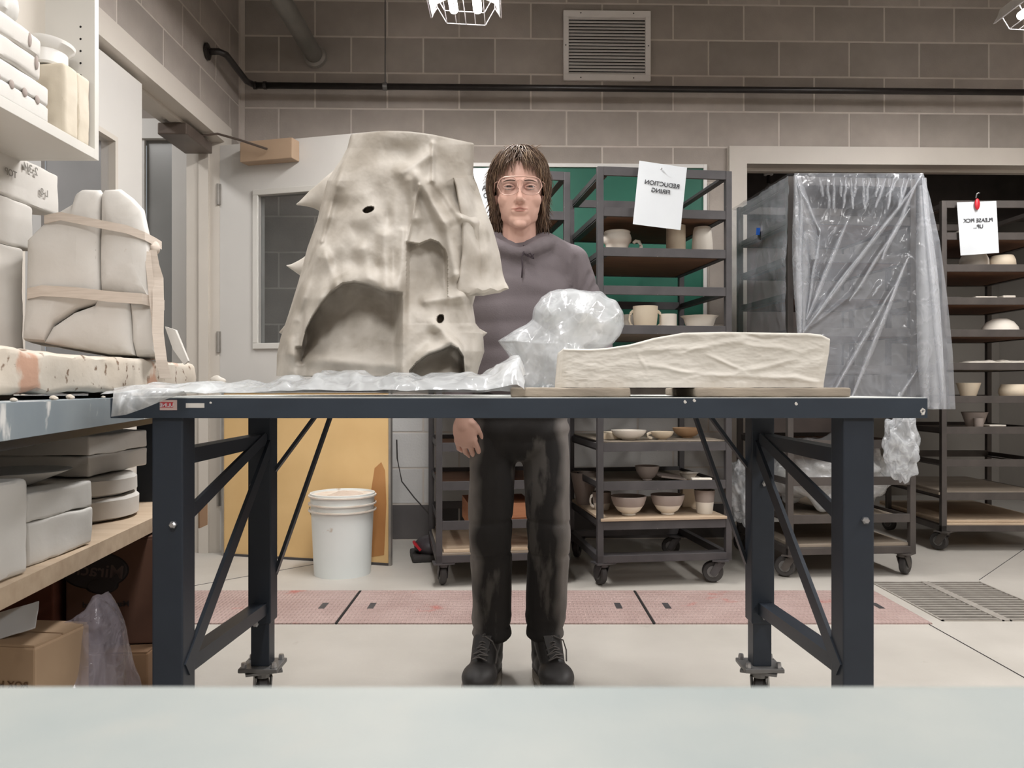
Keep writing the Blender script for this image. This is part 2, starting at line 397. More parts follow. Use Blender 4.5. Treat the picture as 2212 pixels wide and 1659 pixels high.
def lay(wall, x0, x1, c0, c1, phase, holes=(), flip=False, pm=None):
    for c in range(c0, c1):
        z = .2032*c; off = phase+(.2032 if c % 2 else 0)
        n0 = math.floor((x0-off)/.4064)
        for n in range(n0, n0+40):
            a = off+.4064*n+.005; b = a+.3964; a = max(a, x0); b = min(b, x1)
            if b-a < .03: continue
            for (hx0, hx1, hz) in holes:
                if z+.1 < hz:
                    if a < hx1 and b > hx0:
                        if a < hx0-.03: b = hx0-.002
                        elif b > hx1+.03: a = hx1+.002
                        else: a = b
            if b-a < .03: continue
            mt = pm(c) if pm else block_m
            me = block_mesh(b-a)
            key = me.name+mt.name
            if me.materials and me.materials[0] != mt:
                if key not in BC:
                    me2 = me.copy(); me2.materials.clear(); me2.materials.append(mt); BC[key] = me2
                me = BC[key]
            o = bpy.data.objects.new('block', me)
            if not me.materials: me.materials.append(mt)
            COL.objects.link(o); o.parent = wall
            if flip: o.rotation_euler = (0, 0, PI/2); o.location = (-.008, (a+b)/2, z+.1016)
            else: o.location = ((a+b)/2, .008, z+.1016)
            if b-a > .39 and (n*7+c*3) % 2: o.scale = (-1, 1, 1) if not flip else (1, 1, 1)
OX0, OX1, OZ = 1.335, 3.45, 2.135
m = MB()
m.bb((-1.53, .0, 0), (OX0-.05, .16, 3.3)); m.bb((OX0-.05, 0, OZ+.05), (3.95, .16, 3.3)); m.bb((OX1+.05, 0, 0), (3.95, .16, OZ+.05))
wall = struct(m.build('wall_back', mortar, loc=(0, WY, 0), rot=(0, 0, WA)))
lay(wall, -1.505, 3.9, 0, 16, .107, [(OX0-.105, OX1+.105, OZ+.1)], pm=lambda c: block_d if c == 0 else (block_p if c < 4 else block_m))
def back(x, off=0):       # a point in front of the back wall
    return Vector((x, WY+.0238*x-off, 0))
# steel frame of the big opening
fr = MB()
fr.bb((OX0-.1, -.03, 0), (OX0, .17, OZ+.1)); fr.bb((OX1, -.03, 0), (OX1+.1, .17, OZ+.1)); fr.bb((OX0, -.03, OZ), (OX1, .17, OZ+.1))
fr.bb((OX0, .06, OZ-.018), (OX1, .1, OZ)); fr.bb((OX0, .06, 0), (OX0+.018, .1, OZ))
struct(fr.build('trim_1', pale, loc=(0, WY, 0), rot=(0, 0, WA)))
# the alcove behind the opening
struct(MB().bb((1.0, 6.3, 0), (4.4, 6.4, 3.3)).build('wall_alcove_back', drywall))
struct(MB().bb((.95, 4.66, 0), (1.05, 6.3, 3.3)).build('wall_alcove_left', drywall))
struct(MB().bb((3.9, 4.72, 0), (4.0, 6.3, 3.3)).build('wall_alcove_right', drywall))
t = MB().bb((1.05, 5.4, 2.02), (3.9, 5.5, 3.3)); struct(t.build('wall_alcove_soffit', MATS['rack_steel_far']))
added_dark_box = thing('kiln', 'dark brown steel kiln body standing deep in the alcove behind the draped rack', 'kiln', (1.85, 5.6, 0))  # invented dark box, added to darken the alcove behind the film
MB().bb((-.55, -.4, .12), (.42, .4, 1.98), bev=.02).build('kiln_body', MATS['dark_kiln'], added_dark_box)
MB().bb((-.45, -.43, .3), (.32, -.4, 1.8), bev=.006).build('kiln_door', MATS['dark_kiln'], added_dark_box)
for sx in (-.48, .35):
    for sy in (-.33, .33): MB().bb((sx-.03, sy-.03, 0), (sx+.03, sy+.03, .12)).build('leg', MATS['dark_kiln'], added_dark_box)
fl = thing('sprinkler_pipe', 'short dark pipe with a white fitting hanging inside the alcove opening', 'pipe', P(1660, 372, 4.9))
MB().tube([(0, 0, -.07), (0, 0, 1.1)], .012).build('drop_pipe', black, fl)
MB().lathe([(.012, -.02), (.028, -.018), (.03, .02), (.02, .025)], n=16).build('fitting', whitef, fl, smooth='auto')
MB().lathe([(.004, -.11), (.022, -.108), (.022, -.1), (.01, -.07)], n=14).build('sprinkler_head', chrome, fl, smooth='auto')
# right and rear walls (out of view)
struct(MB().bb((3.95, -2.6, 0), (4.1, 4.7, 3.3)).build('wall_right', block_m))
struct(MB().bb((-1.6, -2.7, 0), (4.1, -2.6, 3.3)).build('wall_front', block_m))
# left wall with the double door
DY0, DY1, DZ = 2.27, 4.11, 2.145
m = MB()
m.bb((-.15, -2.6, 0), (0, DY0-.05, 3.3)); m.bb((-.15, DY1+.05, 0), (0, 4.45, 3.3)); m.bb((-.15, DY0-.05, DZ+.05), (0, DY1+.05, 3.3))
wl = struct(m.build('wall_left', mortar, loc=(XL, 0, 0)))
lay(wl, -.6, 4.40, 0, 16, 4.265-.2032, [(DY0-.105, DY1+.105, DZ+.1)], flip=True)
fr = MB()
fr.bb((-.17, DY1, 0), (.03, DY1+.1, DZ+.1)); fr.bb((-.17, DY0-.1, 0), (.03, DY0, DZ+.1)); fr.bb((-.17, DY0, DZ), (.03, DY1, DZ+.1))
fr.bb((-.1, DY0, DZ-.018), (-.05, DY1, DZ)); fr.bb((-.1, DY1-.018, 0), (-.05, DY1, DZ))
trim = struct(fr.build('trim_2', pale, loc=(XL, 0, 0)))
# closed leaf of the double door, with its tall pane
dl = struct(MB().bb((-.045, 3.065, .01), (0, 3.275, DZ-.02)).bb((-.045, DY0, .01), (0, 2.46, DZ-.02)).bb((-.045, 2.46, 1.835), (0, 3.065, DZ-.02)).bb((-.045, 2.46, .01), (0, 3.065, .62)).build('door_1', doorp, loc=(XL-.01, 0, 0)))
g = MB()
for a, b in (((2.46, .62), (3.065, .64)), ((2.46, 1.815), (3.065, 1.835)), ((2.46, .64), (2.48, 1.815)), ((3.045, .64), (3.065, 1.815))):
    g.bb((-.05, a[0], a[1]), (.006, b[0], b[1]))
g.build('glazing_bead', pale, dl)
MB().bb((-.026, 2.48, .64), (-.02, 3.045, 1.815)).build('pane', MATS['glasses_lens'], dl)
# hall beyond
hy = 4.43
hw = struct(MB().bb((-4.6, hy, 2.255), (XL-.15, hy+.1, 3.3)).bb((-1.86, hy, 0), (XL-.15, hy+.1, 2.255)).bb((-4.6, hy, 0), (-3.0, hy+.1, 2.255)).build('wall_hall_end', block_m))
MB().bb((-1.84, hy-.02, 0), (XL-.15, hy, 2.25)).build('pale_panel', doorp, hw)
struct(MB().bb((-4.6, .8, 0), (-4.5, hy, 3.3)).build('wall_hall_side', doorp)); struct(MB().bb((-4.6, .7, 0), (XL-.15, .8, 3.3)).build('wall_hall_near', block_m))
h = MB(); h.bb((-3.0, hy-.035, 2.255), (-1.8, hy, 2.365)); h.bb((-1.9, hy-.035, 0), (-1.8, hy, 2.255)); h.bb((-2.22, hy-.02, 0), (-2.06, hy, 2.255)); h.bb((-3.0, hy-.035, 0), (-2.63, hy, 2.255)); h.bb((-2.63, hy-.02, 0), (-1.9, hy, .25))
d2 = struct(h.build('door_2', doorp))
for a, b in ((-2.63, -2.22), (-2.06, -1.85)): MB().bb((a, hy+.01, .25), (b, hy+.016, 2.255)).build('pane', glassd, d2)
# open leaf, swung back against the wall
DH = thing('door_3', None, None, (XL, DY1, 0), -math.radians(15)); del_keys = [k for k in ('label', 'category') if k in DH]
DH['kind'] = 'structure'
wx0, wx1, wz0, wz1 = .235, .70, 1.09, 1.85
m = MB(); W3 = .91
m.bb((.005, 0, .012), (wx0, .044, DZ-.02)).bb((wx1, 0, .012), (W3, .044, DZ-.02)).bb((wx0, 0, .012), (wx1, .044, wz0)).bb((wx0, 0, wz1), (wx1, .044, DZ-.02))
m.build('door_leaf', doorp, DH)
m = MB()
for a, b in (((wx0-.03, wz0-.03), (wx1+.03, wz0)), ((wx0-.03, wz1), (wx1+.03, wz1+.03)), ((wx0-.03, wz0), (wx0, wz1)), ((wx1, wz0), (wx1+.03, wz1))):
    m.bb((a[0], -.012, a[1]), (b[0], .056, b[1]), bev=.003)
m.build('window_molding', white, DH)
MB().bb((wx0, .02, wz0), (wx1, .026, wz1)).build('pane', glass, DH)
for z in (1.87, 1.1, .3):
    hg = MB().bb((-.012, -.004, z-.055), (.012, .0, z+.055)).build('hinge', alu, DH)
    MB().tube([(0, -.008, z-.055), (0, -.008, z+.055)], .007, 8).build('hinge_pin', alu, hg)
MB().bb((W3-.09, -.05, .99), (W3-.06, -.002, 1.02)).bb((W3-.2, -.055, .995), (W3-.06, -.04, 1.015)).build('door_handle', chrome, DH)
# closer: tan cover on the leaf, bronze shoe under the head, thin arm
cl = MB().bb((.175, -.075, 2.005), (.47, -.002, 2.108), bev=.004).build('closer_cover', tanblk, DH)
sh = MB().bb((-.16, DY1-.36, DZ-.075), (-.02, DY1-.04, DZ-.019), bev=.005).build('closer_bracket', bronze, trim)
MB().tube([P(382, 299, 3.95)-Vector((XL, 0, 0)), P(470, 289, 3.95)-Vector((XL, 0, 0)), P(520, 303, 3.93)-Vector((XL, 0, 0)), P(577, 322, 3.92)-Vector((XL, 0, 0))], .006, 8).build('closer_arm', bronze, trim)
# ---------------------------------------------------------------- vent
def on_wall(px, py, off=0):
    Y = 4.47/(1-.0238*(px-CX)/FP)-off; return P(px, py, Y)
a = on_wall(1311, 100, .012); v = thing('wall_vent', 'pale louvred return vent high on the block wall beside the hanging lamp', 'vent', a, WA)
m = MB(); vw, vh = .248, .198
for p, q in (((-vw, -vh), (vw, -vh+.034)), ((-vw, vh-.034), (vw, vh)), ((-vw, -vh+.034), (-vw+.03, vh-.034)), ((vw-.03, -vh+.034), (vw, vh-.034))):
    m.bb((p[0], -.012, p[1]), (q[0], .008, q[1]), bev=.002)
m.build('frame', ventm, v)
MB().bb((-vw+.02, .006, -vh+.02), (vw-.02, .012, vh-.02)).build('backing', dark, v)
sl = MB().box((0, 0, 0), (2*vw-.06, .0022, .019), rot=Euler((math.radians(-38), 0, 0))).build('slat', ventm, v)
N_ = 18
for i in range(N_):
    z = -vh+.043+i*(2*vh-.086)/(N_-1)
    if i == 0: sl.location = (0, -.002, z)
    else: copy(sl, v, (0, -.002, z))
sc0 = MB().lathe([(.004, 0), (.003, -.003)], n=8, axis='y').build('screw', rackm, v, loc=(-.15, -.012, vh-.015))
for x, z in ((.15, vh-.015), (-.15, -vh+.015), (.15, -vh+.015), (-vw+.013, 0), (vw-.013, 0)): copy(sc0, v, (x, -.012, z))
# ---------------------------------------------------------------- pipes
bp = thing('black_wall_pipe', 'black steel pipe running the width of the block wall below the vent', 'pipe', (0, 0, 0))
p1 = back(-1.40, .15); zt = 2.508; far = back(3.9, .15)
MB().tube([(p1.x, p1.y, zt), (far.x, far.y, zt)], .0175, 14).build('long_run', black, bp, smooth=True)
q = Vector((XL+.006, 3.93, 2.54))
MB().tube([q, q+Vector((.06, .0, 0)), q+Vector((.085, .03, -.003)), (p1.x-.03, p1.y-.05, zt+.004), (p1.x, p1.y, zt)], .0165, 12).build('elbow_run', black, bp, smooth=True)
MB().lathe([(.042, 0), (.042, .008), (.022, .016)], n=20, axis='x', c=q).build('wall_flange', black, bp, smooth='auto')
for dx in (.0, .055): MB().tube([(p1.x+dx-.008, p1.y, zt), (p1.x+dx+.008, p1.y, zt)], .0215, 14).build('coupling', black, bp)
hr = on_wall(832, 170, .15)
MB().tube([(hr.x, hr.y, zt+.02), (hr.x, hr.y, 3.3)], .0035, 6).build('hanger_rod', zinc, bp)
MB().tube([(hr.x-.012, hr.y, zt), (hr.x+.012, hr.y, zt)], .021, 12).build('hanger_ring', zinc, bp)
gp = thing('grey_ceiling_pipe', 'thick grey pipe running under the ceiling into the block wall, upper left', 'pipe', (0, 0, 0))
c = on_wall(682, 124, .01)
MB().tube([c, c-Vector((0, .06, 0)), (c.x, 1.6, c.z)], .048, 20).build('pipe_run', ventpipe, gp, smooth='auto')
MB().lathe([(.062, 0), (.062, -.03), (.05, -.045)], n=24, axis='y', c=c).build('wall_collar', alu, gp, smooth='auto')
# ---------------------------------------------------------------- caged lamps
def lamp(x, y, label):
    r = thing('caged_strip_lamp', label, 'lamp', (x, y, 2.56), 0, 'caged strip lamps')
    Ln = .62
    m = MB(); prof = [(-.158, .035), (-.135, .10), (-.05, .14), (.05, .14), (.135, .10), (.158, .035)]
    for (a, b), (c_, d) in zip(prof, prof[1:]): m.bar(((a+c_)/2, -Ln, (b+d)/2), ((a+c_)/2, Ln, (b+d)/2), .004, math.hypot(c_-a, d-b)+.004, up=(-(d-b), 0, c_-a)) if False else m.poly([(a, -Ln, b), (c_, -Ln, d), (c_, -Ln, d+.004), (a, -Ln, b+.004)], 2*Ln)
    m.bb((-.05, -Ln, .14), (.05, Ln, .20)); m.build('reflector', housing, r)
    for s in (-.055, .055):
        MB().tube([(s, -Ln+.03, .058), (s, Ln-.03, .058)], .02, 14).build('tube', tubem, r, smooth='auto')
    g = MB(); cage = [(-.165, .035), (-.135, .085), (-.09, .01), (.09, 0), (.135, .08), (.165, .035)]
    for k in range(11):
        yy = -Ln+2*Ln*k/10
        for (a, b), (c_, d) in zip(cage, cage[1:]): g.tube([(a, yy, b), (c_, yy, d)], .0022, 5)
    for (a, b) in cage+[(-.045, .008), (0, .005), (.045, .002)]: g.tube([(a, -Ln, b), (a, Ln, b)], .0022, 5)
    g.build('wire_guard', wirew, r)
    for yy in (-.45, .45): MB().tube([(0, yy, .22), (0, yy, 3.3-2.56)], .003, 6).build('hanger', zinc, r)
    return r
L1 = lamp(-.215, 3.07, 'white caged strip lamp hanging in front of the block wall, left of the louvred vent')
lamp(2.46, 3.13, 'white caged strip lamp at the upper right corner, far right of the louvred vent')
# ---------------------------------------------------------------- chalkboard
bd = thing('chalkboard', 'green chalkboard with a white frame on the block wall behind the racks', 'chalkboard', on_wall(1290, 838, .012).xyz*Vector((1, 1, 0)).to_tuple() if False else (on_wall(1290, 838, .012).x, on_wall(1290, 838, .012).y, 1.52), WA)
bx0, bx1 = -.82, .605
MB().bb((bx0, 0, -.61), (bx1, .01, .61)).build('board_surface', green, bd)
for nm, p, q_ in (('frame_rail', (bx0, .59), (bx1, .612)), ('frame_rail', (bx0, -.612), (bx1, -.59)), ('frame_rail', (bx0-.02, -.612), (bx0, .612)), ('frame_rail', (bx1, -.612), (bx1+.02, .612))):
    MB().bb((p[0], -.012, p[1]), (q_[0], .012, q_[1]), bev=.002).build(nm, whitef, bd)
MB().bb((bx0, -.06, -.63), (bx1, .01, -.612)).build('chalk_tray', whitef, bd)
# ---------------------------------------------------------------- tread plates and grate
ys = [-1.83, -.64, .517, 1.535]
for i, (a, b) in enumerate(zip(ys, ys[1:])):
    lab = ['red tread plate in the floor, at the left behind the bucket side table legs', 'red tread plate in the floor, middle one, behind the standing person', 'red tread plate in the floor, next to the steel grate'][i]
    t = thing('tread_plate', lab, 'floor plate', (0, 0, 0), 0, 'red tread plates')
    MB().bb((a+.006, 2.862, -.002), (b-.006, 3.325, .005), bev=.001).build('plate', pinkp, t)
    for hx, hy_ in (((a+.09), 3.09), ((b-.1), 3.09)):
        MB().bb((hx-.012, hy_-.04, .004), (hx+.012, hy_+.04, .0058)).build('lift_slot', MATS['rack_steel'], t)
    MB().bb((a-.004, 2.862, -.002), (a+.004, 3.325, .0045)).build('seam', dark, t)
gr = thing('floor_grate', 'steel floor grate beside the red tread plates at the right', 'grate', (0, 0, 0))
for gi, (a, b) in enumerate(((PX0, 1.815), (1.835, PX1))):
    m = MB()
    for p, q_ in (((a, PY0), (a+.008, PY1)), ((b-.008, PY0), (b, PY1)), ((a, PY0), (b, PY0+.008)), ((a, PY1-.008), (b, PY1))): m.bb((p[0], p[1], -.03), (q_[0], q_[1], .004))
    m.build('grate_frame', gratem, gr)
    n = 16; bar = None
    for k in range(n):
        yy = PY0+.03+k*(PY1-PY0-.06)/(n-1)
        if bar is None: bar = MB().bb((a+.006, -.0055, -.022), (b-.006, .0055, .002)).build('bar', gratem, gr, loc=(0, yy, 0))
        else: copy(bar, gr, (0, yy, 0))
MB().bb((1.815, PY0, -.03), (1.835, PY1, .004)).build('center_rail', gratem, gr)
# ================================================================ racks
def caster(parent, loc, rw=.052, yaw=0, m_=None, plate=.09, tread=None):
    c = MB()
    c.box((0, 0, -.004), (plate, plate*.8, .006))
    c.lathe([(.022, -.022), (.026, -.007)], n=14)
    for s in (-1, 1):
        c.poly([(s*.019, -.022, -.018), (s*.019, .02, -.018), (s*.019, .045, -.018-rw*1.0), (s*.019, .025, -.018-rw*1.35), (s*.019, .01, -.018-rw*1.0)], .003*s, axis=(1, 0, 0))
    o = c.build('caster', m_ or zinc, parent, loc=loc, rot=(0, 0, yaw))
    w_ = MB(); zc = -.012-rw*1.0; R_ = rw
    w_.lathe([(R_*.55, -.013), (R_*.9, -.0145), (R_, -.009), (R_, .009), (R_*.9, .0145), (R_*.55, .013)], n=24, axis='x', c=(0, .03, zc))
    wh = w_.build('wheel', tread or rubber, o, smooth='auto')
    MB().lathe([(R_*.15, -.017), (R_*.55, -.0135), (R_*.55, .0135), (R_*.15, .017)], n=16, axis='x', c=(0, .03, zc)).build('hub', zinc, o, smooth='auto')
    return o
LEV = [1.617, 1.446, 1.281, 1.112, .943, .775, .605, .438, .268]
RACKS = {}
def rack(key, x, y, rz, W, D, label, top=1.80, mat=None, yaws=(.2, 1.3, -.4, 1.2), levels=LEV):
    mat = mat or rackm; t = .027
    r = thing('rolling_rack', label, 'rack', (x, y, 0), rz, 'rolling steel ware racks')
    RACKS[key] = (x, y, rz, W, D)
    post0 = None
    for px_, py_ in ((0, 0), (W, 0), (0, D), (W, D)):
        if post0 is None: post0 = MB().bb((-t/2, -t/2, .105), (t/2, t/2, top+.01), bev=.002).build('post', mat, r)
        else: copy(post0, r, (px_, py_, 0))
    f0 = s0 = None
    for z in [top-.008]+list(levels):
        for yy in (0, D):
            if f0 is None: f0 = MB().bb((t/2, -.011, -.019), (W-t/2, .002, .019), bev=.001).build('crossbar', mat, r, loc=(0, yy, z))
            else: copy(f0, r, (0, yy, z))
        for xx in (0, W):
            if s0 is None: s0 = MB().bb((-.002, t/2, -.012), (.002, D-t/2, .012)).bb((0, t/2, -.019), (.03, D-t/2, -.015)).build('side_rail', mat, r, loc=(xx+.004, 0, z))
            else:
                c_ = copy(s0, r, (xx+(.004 if xx == 0 else -.004), 0, z)); c_.scale = (1 if xx == 0 else -1, 1, 1)
    b = MB()
    for p, q in (((-t/2, -t/2), (W+t/2, t/2)), ((-t/2, D-t/2), (W+t/2, D+t/2)), ((-t/2, t/2), (t/2, D-t/2)), ((W-t/2, t/2), (W+t/2, D-t/2))):
        b.bb((p[0], p[1], .108), (q[0], q[1], .14), bev=.002)
    b.bb((t/2, t/2, .135), (W-t/2, .05, .139)).bb((t/2, .05, .112), (W-t/2, .054, .139))
    b.build('base_frame', mat, r)
    for (px_, py_), yw in zip(((.02, .02), (W-.03, .02), (.02, D-.02), (W-.03, D-.02)), yaws):
        caster(r, (px_, py_, .108), .046, yw, mat)
    return r
def rw(key, lx, ly, z=0):
    x, y, rz, W, D = RACKS[key]; c, s = math.cos(rz), math.sin(rz)
    return Vector((x+lx*c-ly*s, y+lx*s+ly*c, z))
RA = math.radians
rack('A', .378, 3.385, RA(7.5), .576, .60, 'rolling steel rack with the hanging reduction firing sign')
rack('B', -.314, 3.385, RA(9), .562, .60, 'rolling steel rack behind the standing person, wooden block low inside', yaws=(.05, 1.3, -.4, 1.2))
rack('C', 1.25, 3.545, RA(4.8), .576, .60, 'rolling steel rack draped in clear plastic film', mat=rackd, yaws=(.9, -.9, .4, .2))
rack('D', 2.262, 4.13, RA(0), .60, .60, 'rolling steel rack inside the alcove with the please pick up sign', top=1.83, mat=rackd, levels=[1.655, 1.488, 1.315, 1.147, .973, .80, .638, .467, .293], yaws=(.6, -.6, .4, .2))
nb = [0]
def board(key, lev, m_, label, lx0=.012, lx1=None, ly0=.004, ly1=None, on_top=False, th=.014, dz=0, name='ware_board'):
    x, y, rz, W, D = RACKS[key]
    lx1 = lx1 or W-.012; ly1 = ly1 or D-.004
    z0 = lev+.0195 if on_top else lev-.0148
    z0 += dz
    nb[0] += 1
    o = MB().bb((lx0, ly0, 0), (lx1, ly1, th), bev=.002).build(name, m_)
    p = rw(key, 0, 0, z0); o.location = p; o.rotation_euler = (0, 0, rz)
    return tag(o, label, 'board', 'ware boards on the rolling racks')
lv = {k: z for k, z in zip('123456789', LEV)}
board('A', lv['1'], wood, 'brown ware board, topmost shelf of the rack with the reduction firing sign', ly1=.63)
board('A', lv['2'], wood, 'brown ware board under the wide handled cup and beige beaker', ly1=.61)
board('A', lv['4'], woodg, 'grey ware board under the handled mug and shallow dish')
board('A', lv['7'], woodg, 'ware board under the white bowl and teacup, below bench height', on_top=True, th=.006)
board('A', lv['8'], woodg, 'ware board under the dark bowl and tiles, second from the bottom of its rack')
board('A', lv['9'], woodl, 'pale ware board under the two dipped bowls', lx0=-.0, lx1=.565, ly0=-.02, on_top=True, th=.012, ly1=.64)
for k in ('1', '3'): board('B', lv[k], wood, 'brown ware board on the rack behind the person, '+('topmost' if k == '1' else 'level with the shoulder'), ly1=.63)
board('B', lv['2'], woodg, 'grey ware board on the rack behind the person, second from its top')
for k, nm in (('5', 'behind the bag of clear plastic'), ('6', 'just above bench height'), ('7', 'just under bench height'), ('8', 'one above the wooden block')): board('B', lv[k], wood, 'brown ware board on the rack behind the person, '+nm)
board('B', .13, woodg, 'grey ware board on the bottom frame of the rack behind the person', on_top=True, ly0=-.01, lx0=0, th=.01, dz=-.01)
board('B', .13, woodl, 'pale ware board stacked on the grey one, bottom of the rack behind the person', on_top=True, ly0=0, lx0=.02, th=.012, dz=.0006)
for i, z in enumerate(LEV):  # boards filled in on the upper levels to darken the space under the film
    if i < 7: board('C', z, wood, ['topmost', 'second', 'third', 'fourth', 'fifth', 'sixth', 'seventh'][i]+' ware board under the plastic film, counted from the top of its rack', ly1=.63)
board('C', LEV[8], woodg, 'grey ware board under the bagged clay, low in the draped rack')
board('C', .13, woodg, 'bare grey ware board on the bottom frame of the draped rack', on_top=True, th=.014, dz=-.01)
LD = [1.655, 1.488, 1.315, 1.147, .973, .80, .638, .467, .293]
nmD = ['topmost, behind the please pick up sign', 'under the two rounded bowls', 'under the low trays', 'under the upturned white bowl', 'under the long rough slab', 'under the crinkled cup and pinched bowl', 'under the small dark cup']
for i in range(7): board('D', LD[i], wood if i < 4 else woodg, 'ware board in the alcove rack, '+nmD[i], ly1=.64)
board('D', LD[8], woodg, 'bare ware board jutting out left, second from bottom in the alcove rack', lx0=-.02, lx1=.55, ly1=.75, dz=.02)
board('D', .13, woodl, 'lower pale ware board on the bottom frame of the alcove rack', on_top=True, th=.012, dz=-.01, ly0=-.005, ly1=.74)
board('D', .13, woodl, 'upper pale ware board of the pair on the bottom of the alcove rack', on_top=True, th=.012, dz=.003, ly0=.01, ly1=.74)
# wooden block on rack B
p = rw('B', .13, .02, lv['9']-.014)
o = MB().bb((0, 0, 0), (.285, .012, .10), bev=.002)
for k in range(3): o.bb((.0, -.004, .012+k*.012), (.285, .0, .018+k*.012))
o.bb((0, .012, .088), (.285, .3, .10)).bb((0, .012, 0), (.012, .3, .088)).bb((.273, .012, 0), (.285, .3, .088)).bb((.012, .012, 0), (.273, .3, .012))
wb = o.build('wooden_crate', mk('orange_wood', (186, 130, 92), (164, 108, 76), 6, .6, stretch=(1, 6, 10)), loc=p, rot=(0, 0, RA(9)))
tag(wb, 'orange-brown wooden box low in the rack behind the person', 'box')
# ================================================================ pots
def prof(kind, R, h, t=.006):
    if kind == 'bowl': o = [(R*.36, 0), (R*.4, h*.04), (R*.38, h*.1), (R*.62, h*.24), (R*.86, h*.55), (R*.97, h*.85), (R, h)]
    elif kind == 'vbowl': o = [(R*.5, 0), (R*.52, h*.03), (R*.7, h*.35), (R*.88, h*.75), (R, h)]
    elif kind == 'mug': o = [(R*.68, 0), (R*.75, h*.04), (R*.88, h*.25), (R*.97, h*.6), (R*.98, h*.85), (R, h)]
    elif kind == 'cyl': o = [(R*.95, 0), (R, h*.03), (R*.99, h*.5), (R*.98, h)]
    elif kind == 'taper': o = [(R*.72, 0), (R*.76, h*.03), (R*.86, h*.45), (R*.97, h*.8), (R, h)]
    elif kind == 'plate': o = [(R*.55, 0), (R*.58, h*.1), (R*.75, h*.5), (R*.84, h*.85), (R, h)]
    elif kind == 'round': o = [(R*.7, 0), (R*.82, h*.08), (R, h*.42), (R*.97, h*.7), (R*.84, h*.95), (R*.8, h)]
    elif kind == 'upcup': return [(R*.98, 0), (R, h*.05), (R*.95, h*.5), (R*.84, h*.88), (R*.74, h*.98), (R*.1, h)]
    elif kind == 'dome': return [(R, 0), (R*.98, h*.08), (R*.9, h*.45), (R*.68, h*.78), (R*.36, h*.97), (R*.05, h)]
    elif kind == 'flange': o = [(R*.68, 0), (R*.76, h*.03), (R*.77, h*.4), (R*.84, h*.5), (R*.98, h*.6), (R, h*.72), (R*.93, h*.86), (R*.88, h*.9), (R*.92, h*.97), (R*.86, h)]
    inn = [(max(r-t, .002), z) for r, z in o[::-1] if z > h*.1]
    return o+inn+[(.003, h*.12)]
def pot(name, kind, px, py0, py1, px_half, Y, zb, m_, label, cat='bowl', group=None, handle=None, band=None, yrot=0, n=32):
    """px centre column, px_half half width in pixels, py0 top row, Y distance; stands at height zb"""
    R = px_half*Y/FP; h = (H+(HY-py0)*Y/FP)-zb
    X = (px-CX)*Y/FP
    m = MB().lathe(prof(kind, R, h), n=n)
    o = m.build(name, m_, loc=(X, Y, zb), smooth='auto'); tag(o, label, cat, group)
    if band:
        pr = [p for p in prof(kind, R*1.006, h) if p[1] >= h*band][:3]
        k = prof(kind, R*1.006, h); lo = None
        for a, b in zip(k, k[1:]):
            if a[1] < h*band <= b[1]: f = (h*band-a[1])/(b[1]-a[1]); lo = (a[0]+(b[0]-a[0])*f, h*band); break
        out = [lo]+[p for p in k[:7] if p[1] > h*band and p[1] <= h]
        MB().lathe(out+[(out[-1][0]-.0075, h+.0006), (out[-1][0]-.012, h*.7), (R*.5, h*.3), (.004, h*.14)], n=n).build('glaze_band', glaze_g, o, smooth='auto')
    if handle:
        for sd in handle:
            x0 = R*(.93 if kind != 'flange' else .95); pts = []
            for k in range(9):
                a = -PI*.5+PI*k/8
                pts.append((sd*(x0-.004+R*.42*math.cos(a)), 0, h*.5+h*.33*math.sin(a)))
            MB().tube(pts, max(.0045, R*.085), 8, flat=1.4).build('handle', m_, o, smooth='auto')
    return o
zA = lambda k: lv[k]-.0148+.0145
# top pots on rack A
pot('handled_bowl', 'flange', 1333, 500, 532, 31, 3.53, zA('2'), bisque, 'wide white handled cup with a flared collar, upper rack shelf', 'cup')
hd = MB().tube([(.058, 0, .058), (.07, 0, .068), (.085, 0, .064), (.094, 0, .045), (.09, 0, .018), (.082, 0, .004)], [.007, .008, .008, .008, .008, .008], 8)
o_ = [o for o in COL.objects if o.name == 'handled_bowl'][0]; hd.build('handle', bisque, o_, smooth='auto', loc=(.014, 0, .005))
pot('beaker', 'cyl', 1460, 488, 532, 21, 3.58, zA('2'), bisque_w, 'beige straight beaker half hidden by the reduction firing sign', 'cup')
pot('upturned_cup', 'upcup', 1517, 490, 532, 23, 3.57, zA('2'), bisque, 'white upturned tapering cup right of the reduction firing sign', 'cup')
pot('mug', 'mug', 1394, 662, 703, 27, 3.52, zA('4'), bisque_w, 'cream round mug with a handle above the clay slab', 'mug', handle=(-1, 1))
pot('small_cup', 'cyl', 1443, 679, 703, 19, 3.53, zA('4'), bisque, 'small cream cup right of the round mug', 'cup')
pot('shallow_dish', 'plate', 1511, 683, 703, 41, 3.53, zA('4'), bisque, 'shallow white dish with a wide rim above the clay slab', 'dish')
pot('cup', 'mug', 1357, 680, 703, 13, 3.66, zA('4'), bisque, 'small white cup mostly behind the round cream mug', 'cup')
zt7 = lv['7']+.0195+.0063
pot('bowl', 'bowl', 1358, 929, 958, 38, 3.47, zt7, bisque, 'large plain white bowl just below the bench edge', 'bowl')
pot('teacup', 'bowl', 1430, 932, 955, 25, 3.5, zt7, bisque_w, 'small beige teacup with a ring handle beside the white bowl', 'cup', handle=(-1,))
pot('bowl', 'bowl', 1484, 924, 952, 31, 3.62, zt7, bisque_t, 'tan bowl right of the small teacup', 'bowl')
pot('bowl', 'bowl', 1398, 1006, 1040, 26, 3.6, zA('8'), glaze_g, 'dark grey bowl with white patches behind the second lowest crossbar', 'bowl')
